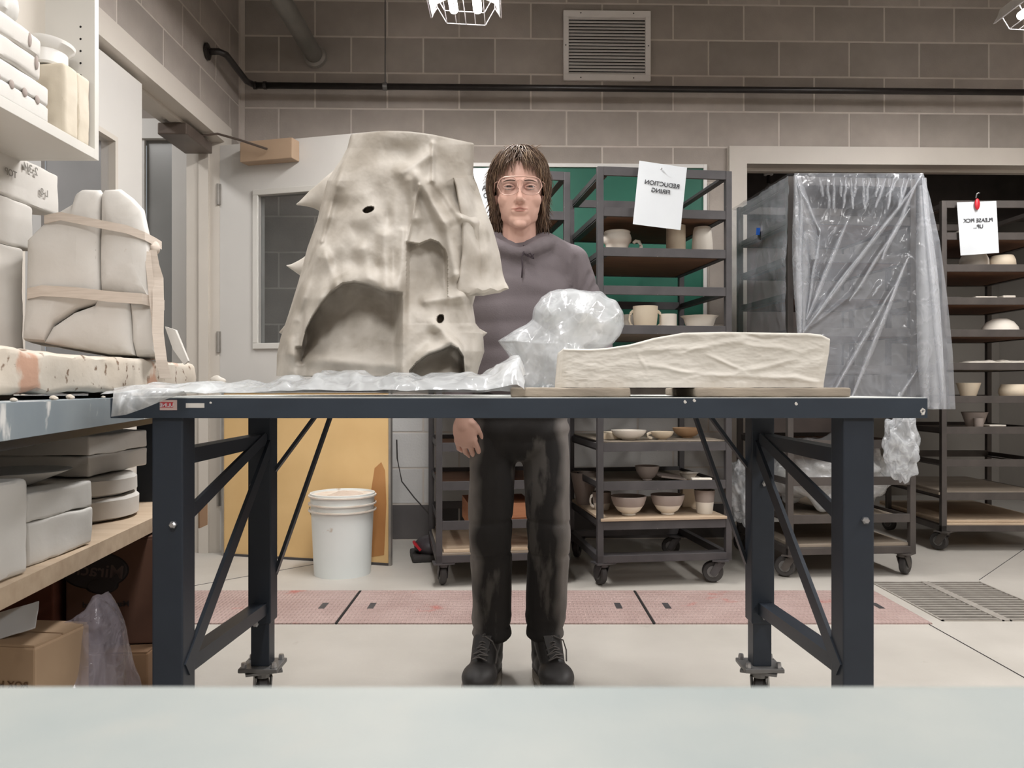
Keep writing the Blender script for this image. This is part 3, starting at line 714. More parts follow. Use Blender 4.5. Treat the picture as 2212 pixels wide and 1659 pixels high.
tl = MB().box((0, 0, .004), (.13, .11, .008), rot=Euler((.1, .14, .3)), bev=.002).build('clay_tile', glaze_g, loc=(.72, 3.62, .452)); tag(tl, 'tilted grey tile right of the dark grey bowl', 'tile')
pot('saucer', 'plate', 1487, 1021, 1040, 22, 3.68, zA('8'), bisque, 'small pale saucer right of the tilted grey tile', 'saucer')
sp = MB().bb((0, 0, 0), (.088, .03, .008), bev=.002).build('clay_strip', bisque, loc=P(1495, 1041, 3.44)+Vector((0, 0, .002))); sp.location.z = lv['8']+.0192; tag(sp, 'thin white clay strip lying on a crossbar', 'strip')
zt9 = lv['9']+.0195+.0123
pot('mug', 'mug', 1300, 1062, 1100, 20, 3.62, zt9, bisque, 'mug with a large ring handle behind the rack post, lowest shelf', 'mug', handle=(-1,), band=.4)
pot('dipped_bowl', 'bowl', 1358, 1071, 1118, 38, 3.47, zt9, bisque, 'two-tone dipped bowl, left of the pair on the lowest shelf', 'bowl', 'dipped bowls', band=.5)
pot('dipped_bowl', 'bowl', 1442, 1068, 1118, 36, 3.49, zt9, bisque, 'two-tone dipped bowl, right of the pair on the lowest shelf', 'bowl', 'dipped bowls', band=.5)
pot('dipped_cup', 'taper', 1522, 1058, 1113, 22, 3.52, zt9, bisque, 'tall two-tone dipped cup beside the bowls on the lowest shelf', 'cup', band=.5)
bx = MB().bb((-.045, -.03, 0), (.045, .03, .095), bev=.004).build('clay_box', bisque_w, loc=P(1492, 1095, 3.72).xyz); bx.location.z = zt9; tag(bx, 'upright beige clay box behind the tall dipped cup', 'box')
bx = MB().bb((0, -.06, 0), (.09, .08, .03), bev=.006).noisify(.003, 30).build('clay_block', bisque_w, loc=(.34+.06, 3.55, zt7), smooth='auto'); tag(bx, 'pale clay block behind the rack post, right of the jeans', 'block')
pot('bowl', 'vbowl', 1262, 1020, 1075, 30, 3.8, zt9, glaze_g, 'grey bowl at the rear left corner of the lowest shelf', 'bowl')
# alcove rack pots
zD = lambda i: LD[i]-.0148+.0145
def snake():
    m = MB(); m.tube([(0, 0, .012), (.02, 0, .01), (.04, 0, .014), (.06, 0, .026), (.08, 0, .036), (.12, 0, .03)], [.008, .01, .012, .014, .016, .018], 10)
    m.ell((-.004, 0, .018), (.012, .01, .01))
    return m
o = snake().build('clay_figure', bisque, loc=(2.335, 4.24, zD(0)+.006), smooth=True); tag(o, 'small white clay creature peeking left of the please pick up sign', 'figure')
pot('bowl', 'round', 2104, 551, 573, 29, 4.26, zD(1), bisque, 'rounded white bowl under the please pick up sign, left of two', 'bowl', 'rounded bowls')
pot('bowl', 'round', 2165, 553, 573, 26, 4.24, zD(1), bisque_w, 'rounded cream bowl under the please pick up sign, right of two', 'bowl', 'rounded bowls')
for i, (a, b, hh) in enumerate(((2104, 2150, 8), (2163, 2190, 10))):
    o = MB().bb((0, -.04, 0), (S(b-a, 4.22), .04, S(hh, 4.22)+.012), bev=.006).noisify(.003, 25).build('clay_tray', bisque, loc=(P(a, 0, 4.22).x, 4.24, zD(2)+.003)); tag(o, 'low white clay tray in the alcove rack, '+('long one on the left' if i == 0 else 'thicker one at the frame edge'), 'tray')
o = MB().bb((0, -.04, 0), (.1, .04, .035), bev=.004).build('dark_tray', rackd, loc=(2.31, 4.26, zD(2))); tag(o, 'small dark tray left of the low white clay trays', 'tray')
pot('upturned_bowl', 'dome', 2160, 688, 714, 38, 4.24, zD(3), bisque, 'upturned white bowl like a dome in the alcove rack', 'bowl')
m = MB()
def slabf(u, v):
    x = u*.36; a = 2*PI*v; hh = .032+.010*noise.noise(Vector((u*9, 0, 3)))+.008*noise.noise(Vector((u*23, 0, 8)))
    if u < .12: hh *= .55+u*3.7
    return Vector((x, .07*math.cos(a), hh*.5+hh*.5*math.sin(a)))
m.grid(slabf, 40, 12); o = m.build('rough_slab', bisque, loc=(P(2083, 0, 4.2).x, 4.24, zD(4)+.002)); tag(o, 'long rough-edged white slab lying in the alcove rack', 'slab')
pot('crinkled_cup', 'vbowl', 2092, 827, 855, 24, 4.22, zD(5), bisque_w, 'crinkled cream cup tapering to its foot, alcove rack', 'cup')
pot('pinched_bowl', 'round', 2192, 830, 855, 31, 4.22, zD(5), bisque_w, 'wide cream bowl with a pinched neck at the frame edge', 'bowl')
pot('bowl', 'vbowl', 2105, 890, 924, 26, 4.26, zD(6), glaze_g, 'dark bowl behind the smallest cups in the alcove rack', 'bowl')
pot('small_cup', 'mug', 2114, 903, 924, 10, 4.19, zD(6), glaze_g, 'tiny grey cup in front of the dark bowl', 'cup')
for k in range(2):
    o = MB().bb((0, 0, 0), (.088, .08, .008), bev=.002).build('clay_tile', bisque, loc=(P(2133, 0, 4.19).x, 4.17, zD(6)+.001+k*.0125+(.005 if k else 0))); tag(o, ['lower', 'upper'][k]+' of two small white tiles stacked in the alcove rack', 'tile')
    if k == 0: MB().bb((.01, .01, .008), (.078, .07, .0135)).build('spacer', glaze_g, o)
# ================================================================ hanging signs
def sign(name, quad, Y, label, lines, size, cat='sign', group=None):
    """quad: corner pixels tl,tr,br,bl"""
    c = P(*quad[0], Y); pts = [P(*q, Y) for q in quad]; ctr = sum(pts, Vector())/4
    e = thing(name, label, cat, ctr, 0, group)
    m = MB()
    tl, tr, br, bl = [q-ctr for q in pts]
    def f(u, v):
        p = tl.lerp(tr, u).lerp(bl.lerp(br, u), v); p.y += .0015*math.sin(PI*u)
        return p
    m.grid(f, 8, 8); o = m.build('sheet', paper, e)
    s = o.modifiers.new('s', 'SOLIDIFY'); s.thickness = .0008; s.offset = 0
    ux = (tr-tl).normalized(); uz = (tl-bl); uz = (uz-ux*uz.dot(ux)).normalized()
    for (body, dx, dz, sz) in lines:
        R_ = Matrix((ux, uz, ux.cross(uz))).transposed().to_4x4()
        text('lettering', body, sz, ink, e, Matrix.Translation(ux*dx+uz*dz+Vector((0, -.0022, 0))) @ R_)
    return e
k = 3.36/FP
s1 = sign('paper_sign', [(1381, 347), (1484, 362), (1470, 497), (1367, 484)], 3.36, 'white paper sign reading reduction firing, hanging on the middle rack', [('REDUCTION', .002, .040, .0265), ('FIRING', 0, .010, .0265)], .03, 'sign', 'paper signs on the racks')
MB().lathe([(.004, 0), (.004, -.008), (.002, -.010)], n=8, axis='y').build('pin', chrome, s1, loc=P(1428, 365, 3.355)-s1.location)
s2 = sign('paper_sign', [(2067, 437), (2152, 434), (2158, 546), (2075, 552)], 4.10, 'white paper sign reading please pick up, clipped in the alcove', [('PLEASE PICK', 0, .030, .028), ('UP...', 0, -.002, .028)], .03, 'sign', 'paper signs on the racks')
MB().ell((0, 0, 0), (.014, .008, .03)).build('clip', red, s2, loc=P(2111, 441, 4.09)-s2.location, smooth=True)
MB().tube([(0, 0, 0), (.004, 0, .02), (.014, 0, .028), (.02, 0, .026)], .0035, 6).build('hook', zinc, s2, loc=P(2108, 428, 4.09)-s2.location)
s3 = sign('paper_sign', [(1020, 364), (1066, 362), (1078, 478), (1046, 481)], 3.36, 'white paper sign mostly hidden behind the person hair and the sculpture', [('A', -.012, .02, .03), ('O', -.005, -.012, .03)], .03, 'sign', 'paper signs on the racks')
# ================================================================ leaning panel, bucket, floor things
pn = thing('leaning_panel', 'tan cork-coloured panel with metal edges leaning against the open door', 'panel', (-1.49, 4.045, 0), -math.radians(14.8))
m = MB().bb((.012, 0, .012), (.925, .012, .835)); m.build('panel_board', yellow, pn)
for a, b in (((0, 0), (.012, .85)), ((.925, 0), (.937, .85)), ((.012, 0), (.925, .012)), ((.012, .838), (.925, .85))):
    MB().bb((a[0], -.006, a[1]), (b[0], .016, b[1]), bev=.001).build('edge_trim', alu if a[0] != .012 else rackm, pn)
st = MB().poly([(.83, -.0008, .35), (.85, -.0008, .47), (.885, -.0008, .5), (.905, -.0008, .46), (.912, -.0008, .30), (.9, -.0008, .05), (.80, -.0008, .03)], .0006); st.build('rust_mark', mk('rust_mark', (164, 112, 66), (190, 140, 88), 7, .5, stretch=(1, 1, .3)), pn)
bk = thing('bucket', 'white plastic bucket with clay drips standing in front of the tan panel', 'bucket', P(740, 838, 3.66)*1)
bk.location.z = 0; Rb = S(60, 3.66); Rt = S(69, 3.66)
m = MB(); m.lathe([(Rb-.004, .004), (Rb, 0), (Rb+.001, .02), (Rt-.004, .33), (Rt, .375), (Rt-.006, .376), (Rb-.004, .02), (.003, .012)], n=44); m.build('shell', bucketm, bk, smooth='auto')
for z in (.30, .33, .366): MB().lathe([(Rt-.006, z-.006), (Rt+.007, z-.006), (Rt+.007, z), (Rt-.006, z)], n=44).build('rim_ring', mk('stained_rim', (226, 222, 214), (204, 184, 166), 16, .5) if z == .30 else MATS['stained_rim'], bk)
MB().tube([(Rt*math.cos(a), -Rt*.25*math.sin(a)-.02, .31-.10*math.sin(a)) for a in [PI*k/12 for k in range(13)]][6:], .0018, 6).build('bail', zinc, bk)
m = MB()
def rag(u, v):
    x = -.06+.17*u; y = -.10+.2*v; return Vector((x, y, .36+.022*math.sin(PI*u)*math.sin(PI*v)+.012*fbm(Vector((x*14, y*14, 1)))))
m.grid(rag, 26, 26); o = m.build('clay_rag', mk('clay_rag', (206, 190, 176), (186, 168, 152), 12, .8), bk, smooth=True)
o.modifiers.new('s', 'SOLIDIFY').thickness = .004
# black object with red stripe and cord
bb_ = thing('foot_pedal', 'black rounded pedal with a red stripe on the floor behind the tan panel', 'pedal', (-.43, 3.98, 0), .2)
m = MB().bb((-.08, -.11, 0), (.11, .1, .035), bev=.012); m.build('base', rubber, bb_, smooth='auto')
m = MB().ell((.02, 0, .06), (.085, .1, .055)); m.build('body', mk('pedal_black', (66, 60, 64), (52, 48, 52), 8, .45), bb_, smooth=True)
MB().box((0, 0, 0), (.012, .06, .05), rot=Euler((0, -.7, 0))).build('red_stripe', red, bb_, loc=(-.055, -.055, .075))
MB().tube([P(857, 950, 4.1), P(858, 990, 4.12), P(868, 1040, 4.12), P(895, 1075, 4.12), P(925, 1108, 4.12), P(936, 1128, 4.12)], .0035, 8).build('power_cord', rubber)
tag(bpy.data.objects['power_cord'], 'thin black power cord hanging down the block wall beside the tan panel', 'cord')
# ================================================================ clear film over rack C
def sheet(fn, nu, nv, name, m_, parent=None, thick=.0008):
    m = MB(); m.grid(fn, nu, nv); o = m.build(name, m_, parent, smooth=True); return o
FS = [(1988, 385, 1735, 720, 9, .020), (1965, 450, 1835, 650, 7, .018), (1895, 500, 1738, 712, 6, .016), (1830, 480, 1742, 690, 9, .02), (1717, 385, 1772, 500, 6, .018), (1772, 500, 1742, 690, 6, .016), (1730, 400, 1728, 720, 11, .022), (1990, 400, 2000, 880, 26, .030), (1960, 560, 1840, 860, 10, .012), (1930, 620, 1800, 850, 8, .010), (1980, 800, 1930, 880, 6, .01), (1905, 610, 1885, 640, 6, .01), (2030, 520, 2058, 880, 8, .012), (1780, 640, 1738, 715, 5, .014), (1860, 620, 1740, 716, 4, .012)]
pc = thing('plastic_rack_cover', 'large sheet of clear plastic film draped over a rolling rack, right', 'plastic sheet', (0, 0, 0))
zt = 1.812
Lf = [(372, 1716), (720, 1722), (900, 1735)]
Rf = [(372, 1994), (430, 2010), (520, 2030), (640, 2046), (760, 2058), (885, 2064)]
def ff(u, v):
    py = 374+v*(884-374); l = lerp_tab(Lf, py); r = lerp_tab(Rf, py); px = l+(r-l)*u
    if u > .82: py = min(py, 884)
    Y = 3.50+.05*u+.06*max(0, u-.75)*4*v
    d = .0
    for (x0, y0, x1, y1, w_, a) in FS:
        ds, t = segdist(px, py, x0, y0, x1, y1); d += 1.3*a*math.exp(-(ds/w_)**2)*(.35+.65*math.sin(PI*min(1, t*.9+.1)))
    d += .006*abs(noise.noise(Vector((px*.02, py*.012, 0))))
    if 1770 < px < 1990 and py < 500: d += .010*smoothstep(500, 400, py)*noise.noise(Vector((px*.13+py*.02, py*.03, 5)))*smoothstep(374, 390, py)
    d += .003*fbm(Vector((px*.03, py*.03, 2)))
    if 375 < py < 500 and 1716 < px < 1830:
        d -= .0
    return P(px, py, Y-d)
sheet(ff, 150, 220, 'front_drape', polyr, pc)
def fold_highlight(x0, y0, x1, y1, w0, w1, dy=.012):  # extra film strips added so the folds show as bright lines
    m = MB()
    def f(u, v):
        w_ = (w0+(w1-w0)*u)*(.25+.75*math.sin(PI*min(1, .12+u*.8))); px = x0+(x1-x0)*u; py = y0+(y1-y0)*u
        L_ = math.hypot(x1-x0, y1-y0); nx, ny = -(y1-y0)/L_, (x1-x0)/L_; k = (v-.5)*2*w_
        wob = 3*noise.noise(Vector((u*3+x0, 0, 0)))
        return P(px+nx*(k+wob), py+ny*(k+wob), 3.505-dy-.028*math.cos(PI*(v-.5))**.7-.003*noise.noise(Vector((u*14, v*3, x0))))
    m.grid(f, 60, 9); return m.build('pleat', polyp, pc, smooth=True)
for a in FS[:12]: fold_highlight(a[0], a[1], a[2], a[3], a[4]*.55, a[4]*.75)
fold_highlight(1718, 378, 1728, 722, 8, 14); fold_highlight(1722, 380, 1760, 560, 12, 22, .006); fold_highlight(1996, 384, 2022, 884, 10, 30, .004); fold_highlight(1992, 384, 2040, 884, 5, 12, .016); fold_highlight(1985, 384, 1905, 560, 4, 8); fold_highlight(1740, 500, 1735, 718, 14, 10, .008)
for k in range(15): fold_highlight(1770+k*14+5*math.sin(k*7), 384, 1778+k*12+7*math.sin(k*3), 425+34*math.sin(k*2.1)**2, 2.5, 6, .006)  # short strips stand in for the bright crinkled highlight along the top
def fs(u, v):
    a = rw('C', -.02, -.03); b = rw('C', -.03, .70); p = a.lerp(b, u); z = zt-.004-u*.01-v*(.95-.1*u)
    tx = -.02*math.sin(u*9+v*3)*v; p.x += tx+.010*fbm(Vector((u*7, v*9, 3)))
    # gathered at the tape
    q = math.exp(-((u-.52)/.10)**2)*math.exp(-((v-.17)/.12)**2); p.x += .03*q
    p.x += .012*math.exp(-((u-.52-.1*(v-.17))/.02)**2)*(v > .15)
    return Vector((p.x, p.y, z))
sheet(fs, 80, 90, 'side_drape', polyr, pc)
def ft(u, v):
    p = rw('C', -.02+.616*u, -.03+.72*v); return Vector((p.x, p.y, zt+.005+.003*fbm(Vector((u*9, v*9, 1)))-.006*(1-abs(2*u-1))))
sheet(ft, 30, 30, 'top_drape', polyr, pc)
def fr_(u, v):
    a = rw('C', .596, -.02); b = rw('C', .61, .68); p = a.lerp(b, u); py = 374+v*510
    px = lerp_tab(Rf, py); off = (px-1994)*3.55/FP; p.x += off*(1-.5*u)+.012*fbm(Vector((u*6, v*8, 4)))
    return Vector((p.x, p.y, H+(HY-py)*3.56/FP))
sheet(fr_, 40, 70, 'right_drape', polyr, pc)
MB().box((0, 0, 0), (.003, .04, .035), rot=Euler((.2, 0, .1))).build('tape', blue, pc, loc=P(1642, 500, 3.88)+Vector((-.01, 0, 0)))
# torn hanging tail and bagged lump low in rack C
def blobplastic(name, c, r, m_, label, amp=.25, fr=3.2, seed=0, nu=90, nv=60, cat='plastic bag', group=None, parent=None, sub=None):
    m = MB(); cv = Vector(c)
    def f(u, v):
        a = 2*PI*u; b = PI*(v*.998+.001)
        d = Vector((math.sin(b)*math.cos(a), math.sin(b)*math.sin(a), math.cos(b)))
        n1 = crumple(d*fr*.42+Vector((seed, 0, 0)))
        n2 = noise.noise(d*fr*.6+Vector((0, seed, 4)))
        s = 1+amp*1.1*n1+amp*.7*n2
        p = Vector((d.x*r[0], d.y*r[1], d.z*r[2]))*s
        if sub: p = sub(p, d)
        return p
    m.grid(f, nu, nv); bmesh.ops.remove_doubles(m.b, verts=m.b.verts, dist=.0003)
    o = m.build(name, m_, parent, loc=c, smooth=True)
    if not parent: tag(o, label, cat, group)
    return o
blobplastic('plastic_tail', P(1948, 965, 3.46), (.085, .05, .17), poly, 'crumpled clear plastic tail hanging below the bench edge at the right', .45, 4, 3)
blobplastic('bagged_clay', rw('C', .30, .24, .455), (.31, .24, .185), polyc, 'clear plastic bag bunched round clay, low in the draped rack', .3, 4, 8)
o = MB().ell((0, 0, 0), (.25, .18, .145)).noisify(.03, 9).build('clay_lump', bisque, smooth=True, loc=rw('C', .30, .25, .43)); tag(o, 'pale clay lump inside the bag low in the draped rack', 'clay')
blobplastic('bunched_plastic', rw('C', -.12, .25, .36), (.085, .10, .17), poly, 'greyish bunch of plastic hanging between the two right racks', .4, 4, 12)
# ================================================================ front workbench
TZ = .842
wbx0, wbx1, wy0, wy1 = -.75, .776, 1.470, 2.085
wb = thing('workbench', 'dark blue steel workbench across the middle, carrying the tall clay sculpture', 'workbench', (0, 0, 0))
MB().bb((wbx0, wy0+.001, TZ-.012), (wbx1, wy1, TZ), bev=.002).build('bench_top', dusty, wb)
m = MB().bb((wbx0, wy0-.001, TZ-.0385), (wbx1, wy0+.003, TZ-.001), bev=.001).bb((wbx0, wy1-.003, TZ-.0385), (wbx1, wy1, TZ-.013)).bb((wbx0, wy0+.004, TZ-.0385), (wbx0+.003, wy1-.004, TZ-.013)).bb((wbx1-.003, wy0+.004, TZ-.0385), (wbx1, wy1-.004, TZ-.013))
edge = m.build('edge_lip', steel_e, wb)
# slot, sticker
MB().bb((P(402, 0, wy0).x, wy0-.0015, P(0, 881, wy0).z), (P(442, 0, wy0).x, wy0-.0008, P(0, 871, wy0).z), bev=.0003).build('slot', plaster, edge)
MB().bb((P(346, 0, wy0).x, wy0-.0016, P(0, 886, wy0).z), (P(383, 0, wy0).x, wy0-.0008, P(0, 864, wy0).z)).build('sticker', mk('sticker_pink', (206, 178, 172), None, rough=.5), edge)
MB().bb((P(347, 0, wy0).x, wy0-.0019, P(0, 880, wy0).z), (P(375, 0, wy0).x, wy0-.0015, P(0, 869, wy0).z)).build('sticker_block', red, edge)
text('lettering', 'ULINE', .0095, paper, edge, Matrix.Translation((P(361, 0, wy0).x, wy0-.0022, P(0, 878.5, wy0).z)) @ FRONT, ext=.0002)
for px, py, r_ in ((1993, 889, .006), (455, 870, .002), (1480, 868, .003), (1500, 865, .003), (1720, 872, .003)):
    MB().ell((0, 0, 0), (r_, .0008, r_*1.1), seg=10).noisify(r_*.4, 300).build('paint_chip', plaster, edge, loc=P(px, py, wy0-.001))
LX0, LX1, LYF, LYR = -.6465, .6505, 1.505, 2.03
def leg(x, y, s):
    m = MB().bb((-.029, -.029, .26 if y > 1.8 else .24), (.029, .029, TZ-.013), bev=.003)
    o = m.build('leg', steel_b, wb, loc=(x, y, 0))
    MB().bb((-.0235, -.0235, .150), (.0235, .0235, .30), bev=.002).build('inner_leg', steel_b, o)
    MB().bb((-.05, -.045, .139), (.05, .045, .150), bev=.003).build('foot_plate', zinc, o)
    for a in (-1, 1):
        for b in (-1, 1): MB().lathe([(.0001, .163), (.006, .163), (.0075, .158), (.0075, .150)], n=6, c=(a*.038, b*.033, 0)).build('nut', chrome, o)
    caster(wb, (x, y, .139), .055, .4*s, zinc)
    return o
for x, y, s in ((LX0, LYF, 1), (LX1, LYF, -1), (LX0+.004, LYR, 1), (LX1-.012, LYR, -1)): leg(x, y, s)
def bolt(px, py, Y, r=.0085):
    MB().lathe([(.0001, -.010), (r*.6, -.010), (r, -.006), (r, 0)], n=6, axis='y').build('bolt', chrome, wb, loc=P(px, py, Y))
for px, py, Y in ((375, 1133, LYF-.029), (1868, 1124, LYF-.029), (548, 1048, LYR-.029), (553, 1347, LYR-.024), (1652, 1044, LYR-.029), (1652, 1332, LYR-.024)): bolt(px, py, Y, .0072 if Y < 1.8 else .0085)
for s, xb in ((1, LX0), (-1, LX1)):
    xi = xb+s*.006
    m = lambda a, b, w_, h_=.006, nm='brace': MB().bar(a, b, h_, w_, up=(1, 0, 0)).build(nm, steel_b, wb)
    MB().bar((xi, LYF+.025, .728), (xi, LYR-.025, .728), .036, .030).build('side_rail', steel_b, wb)
    MB().bar((xi, LYF+.025, .322), (xi, LYR-.02, .298), .036, .030).build('side_rail', steel_b, wb)
    MB().bar((xi+s*.018, LYF, .615), (xi+s*.018, LYR-.05, .735), .026, .008, up=(1, 0, 0)).build('knee_brace', steel_b, wb)
    MB().bar((xi+s*.022, LYF-.012, .325), (xi+s*.022, LYR-.01, .72), .034, .008, up=(1, 0, 0)).build('diagonal_brace', steel_b, wb)
    MB().bar((xi+s*.02, LYR+.02, .64), (xi+s*.155, LYR+.02, TZ-.02), .008, .026, up=(0, 1, 0)).build('knee_brace', steel_b, wb)
    MB().bar((xi+s*.02, LYR+.03, .37), (xi+s*.178, LYR+.03, TZ-.02), .008, .026, up=(0, 1, 0)).build('long_brace', steel_b, wb)
# ================================================================ near table under the camera
nt_ = thing('near_table', 'pale blue-grey speckled table top out of focus right at the bottom', 'table', (0, 0, 0))
MB().bb((-.75, -.35, .687), (.75, .372, .72), bev=.004).build('table_top', nearm, nt_)
for x in (-.7, .7):
    for y in (-.3, .32): MB().bb((x-.02, y-.02, 0), (x+.02, y+.02, .687)).build('leg', steel_l, nt_)
# ================================================================ left bench
A0, A1 = Vector((-.66, .75, 0)), Vector((-1.0, 2.36, 0))
lb = thing('side_bench', 'blue-grey dusty steel bench along the left wall, carrying plaster molds', 'workbench', (0, 0, 0))
LZ = .838
def lpoly(off, z0, z1, nm, mt, th=None):
    a, b = A0-Vector((off, 0, 0)), A1-Vector((off, 0, 0))
    pts = [(a.x, a.y, z0), (b.x, b.y, z0), (XL+.02, b.y-.0, z0), (XL+.02, a.y, z0)]
    return MB().poly(pts, z1-z0, axis=(0, 0, 1)).build(nm, mt, lb)
lpoly(0, LZ-.006, LZ, 'bench_top', steel_l)
d_ = (A1-A0).normalized()
MB().bar(A0+Vector((0, 0, LZ-.029)), A1+Vector((0, 0, LZ-.029)), .004, .056, up=(0, 0, 1)).build('edge_lip', steel_l, lb) if False else MB().poly([(A0.x+.001, A0.y, LZ-.055), (A1.x+.001, A1.y, LZ-.055), (A1.x+.001, A1.y, LZ-.0005), (A0.x+.001, A0.y, LZ-.0005)], .004, axis=(1, 0, 0)).build('edge_lip', steel_l, lb)
MB().poly([(A0.x-.03, A0.y, LZ-.075), (A1.x-.03, A1.y, LZ-.075), (A1.x-.03, A1.y, LZ-.006), (A0.x-.03, A0.y, LZ-.006)], .004, axis=(1, 0, 0)).build('under_lip', steel_b, lb)
for (x, y) in ((-1.06, 2.3), (-1.45, 2.3), (-1.45, .8), (-.75, .8)): MB().bb((x-.025, y-.025, 0), (x+.025, y+.025, LZ-.006)).build('leg', steel_b, lb)
# lower shelf of the left bench
sh_ = MB().poly([(-.82, 1.1, .495), (-.945, 2.34, .495), (-1.5, 2.34, .495), (-1.5, 1.1, .495)], .036, axis=(0, 0, 1)).build('lower_shelf', woodl, lb)
# rubble on the edge
random.seed(5)
for i in range(12):
    t = .30+.62*random.random(); p = A0.lerp(A1, t); r_ = .002+.004*random.random()
    o = MB().ell((0, 0, 0), (r_*1.5, r_*1.2, r_), seg=8).noisify(r_*.5, 120).build('plaster_crumb', plastero, loc=(p.x-.012-.02*random.random(), p.y, LZ+r_*.8))
    tag(o, 'small plaster crumb on the edge of the left bench', 'crumb', 'plaster crumbs on the bench edge')
# ---------------- thick stained slab on the bench
def rbox(L_, W_, Hh, r=.012, namp=.0, nsc=8, seed=0, sub=24):
    m = MB(); bmesh.ops.create_cube(m.b, size=1)
    for v in m.b.verts: v.co = Vector((v.co.x*L_, v.co.y*W_, v.co.z*Hh))
    bmesh.ops.bevel(m.b, geom=list(m.b.edges), offset=r, segments=3, affect='EDGES', profile=.6)
    big = max(L_, W_, Hh)
    if namp:
        for _ in range(5):
            es = [e for e in m.b.edges if e.calc_length() > big/sub]
            if not es or len(m.b.verts) > 16000: break
            bmesh.ops.subdivide_edges(m.b, edges=es, cuts=1, use_grid_fill=True)
        for v in m.b.verts:
            v.co += Vector((fbm(v.co*nsc+Vector((seed, 0, 0))), fbm(v.co*nsc+Vector((0, seed+7, 0))), fbm(v.co*nsc+Vector((0, 3, seed)))))*namp
    return m
ang = math.atan2(-.08, .98)
def tri(m): bmesh.ops.triangulate(m.b, faces=[f for f in m.b.faces if len(f.verts) > 4]); return m
sl = rbox(.60, 1.10, .078, .014, .007, 14, 2, 40)
sl = sl.build('plaster_slab', plastero, loc=(-1.185, 1.74, LZ+.0515), smooth='auto', rot=(0, 0, .075)); tag(sl, 'thick stained plaster slab lying on the left bench, under the strapped mold', 'slab')
for x, y, nm_ in ((-.98, 1.45, 'near end'), (-1.02, 2.0, 'far end')):
    o = MB().bb((-.03, -.05, 0), (.03, .05, .0125)).build('spacer_stick', woodg, loc=(x, y, LZ+.0005)); tag(o, 'thin wooden spacer under the '+nm_+' of the stained plaster slab', 'spacer', 'spacers under the stained slab')
SZ = LZ+.092
# ---------------- strapped mold: outline in photo pixels at its own distance, real depth
def outline_solid(front, Yf, Yb, bulge, bev, segs=1):
    """polygon outline (px) at distance Yf extruded to Yb, rounded edge"""
    m = MB(); n = len(front); cx = sum(p[0] for p in front)/n; cy = sum(p[1] for p in front)/n
    
    rings = []
    for (s, Y) in ((.35, Yf-bulge*1.5), (.7, Yf-bulge*1.35), (.93, Yf-bulge), (.975, Yf-bulge*.72), (1.0, Yf), (1.0, Yb-bulge), (.96, Yb), (.8, Yb+bulge*.4)):
        rings.append([m.b.verts.new((P(cx+(x-cx)*s, cy+(y-cy)*s, Yf)+Vector((0, Y-Yf, 0))) if Y <= Yf else (P(cx+(x-cx)*s, cy+(y-cy)*s, Yf)+Vector((-.42*(Y-Yf), Y-Yf, 0)))) for x, y in front])
    for a, b in zip(rings, rings[1:]):
        for k in range(n): m.b.faces.new((a[k], a[(k+1) % n], b[(k+1) % n], b[k]))
    m.b.faces.new(rings[0]); m.b.faces.new(rings[-1][::-1]); return m
def finish(m, name, mt, parent, namp=.0015, nsc=18, sub=.02):
    for f in list(m.b.faces):
        pass
    bmesh.ops.triangulate(m.b, faces=[f for f in m.b.faces if len(f.verts) > 4])
    for _ in range(3):
        es = [e for e in m.b.edges if e.calc_length() > sub]
        if es: bmesh.ops.subdivide_edges(m.b, edges=es, cuts=1, use_grid_fill=False)
    bmesh.ops.triangulate(m.b, faces=m.b.faces)
    c = sum((v.co for v in m.b.verts), Vector())/len(m.b.verts)
    for v in m.b.verts: v.co += noise.noise_vector(v.co*nsc)*namp
    return m.build(name, mt, parent, smooth='auto')
mold = thing('strapped_mold', 'tall bell-shaped plaster mold bound with two webbing straps on the stained slab', 'mold', (0, 0, 0))
YM = 1.93
finish(outline_solid([(66, 520), (95, 490), (130, 462), (165, 440), (172, 418), (184, 410), (218, 410), (224, 420), (221, 470), (219, 560), (222, 612), (220, 636), (215, 655), (170, 668), (120, 700), (100, 740), (54, 736), (62, 650), (64, 600)], YM, YM+.28, .018, 0), 'mold_half_left', plaster, mold)
finish(outline_solid([(226, 420), (232, 411), (262, 410), (290, 430), (312, 455), (322, 500), (326, 560), (328, 640), (332, 652), (286, 650), (275, 638), (225, 630), (223, 560)], YM+.004, YM+.285, .02, 0), 'mold_half_right', plaster, mold)
finish(outline_solid([(100, 742), (118, 708), (166, 676), (212, 660), (226, 626), (270, 634), (283, 650), (286, 690), (291, 745), (294, 768), (240, 766), (160, 752)], YM+.003, YM+.28, .016, 0), 'mold_foot_piece', plaster, mold)
finish(outline_solid([(286, 652), (330, 656), (338, 700), (343, 768), (300, 771), (293, 740), (290, 690)], YM+.012, YM+.285, .014, 0), 'mold_foot_piece', plaster, mold)
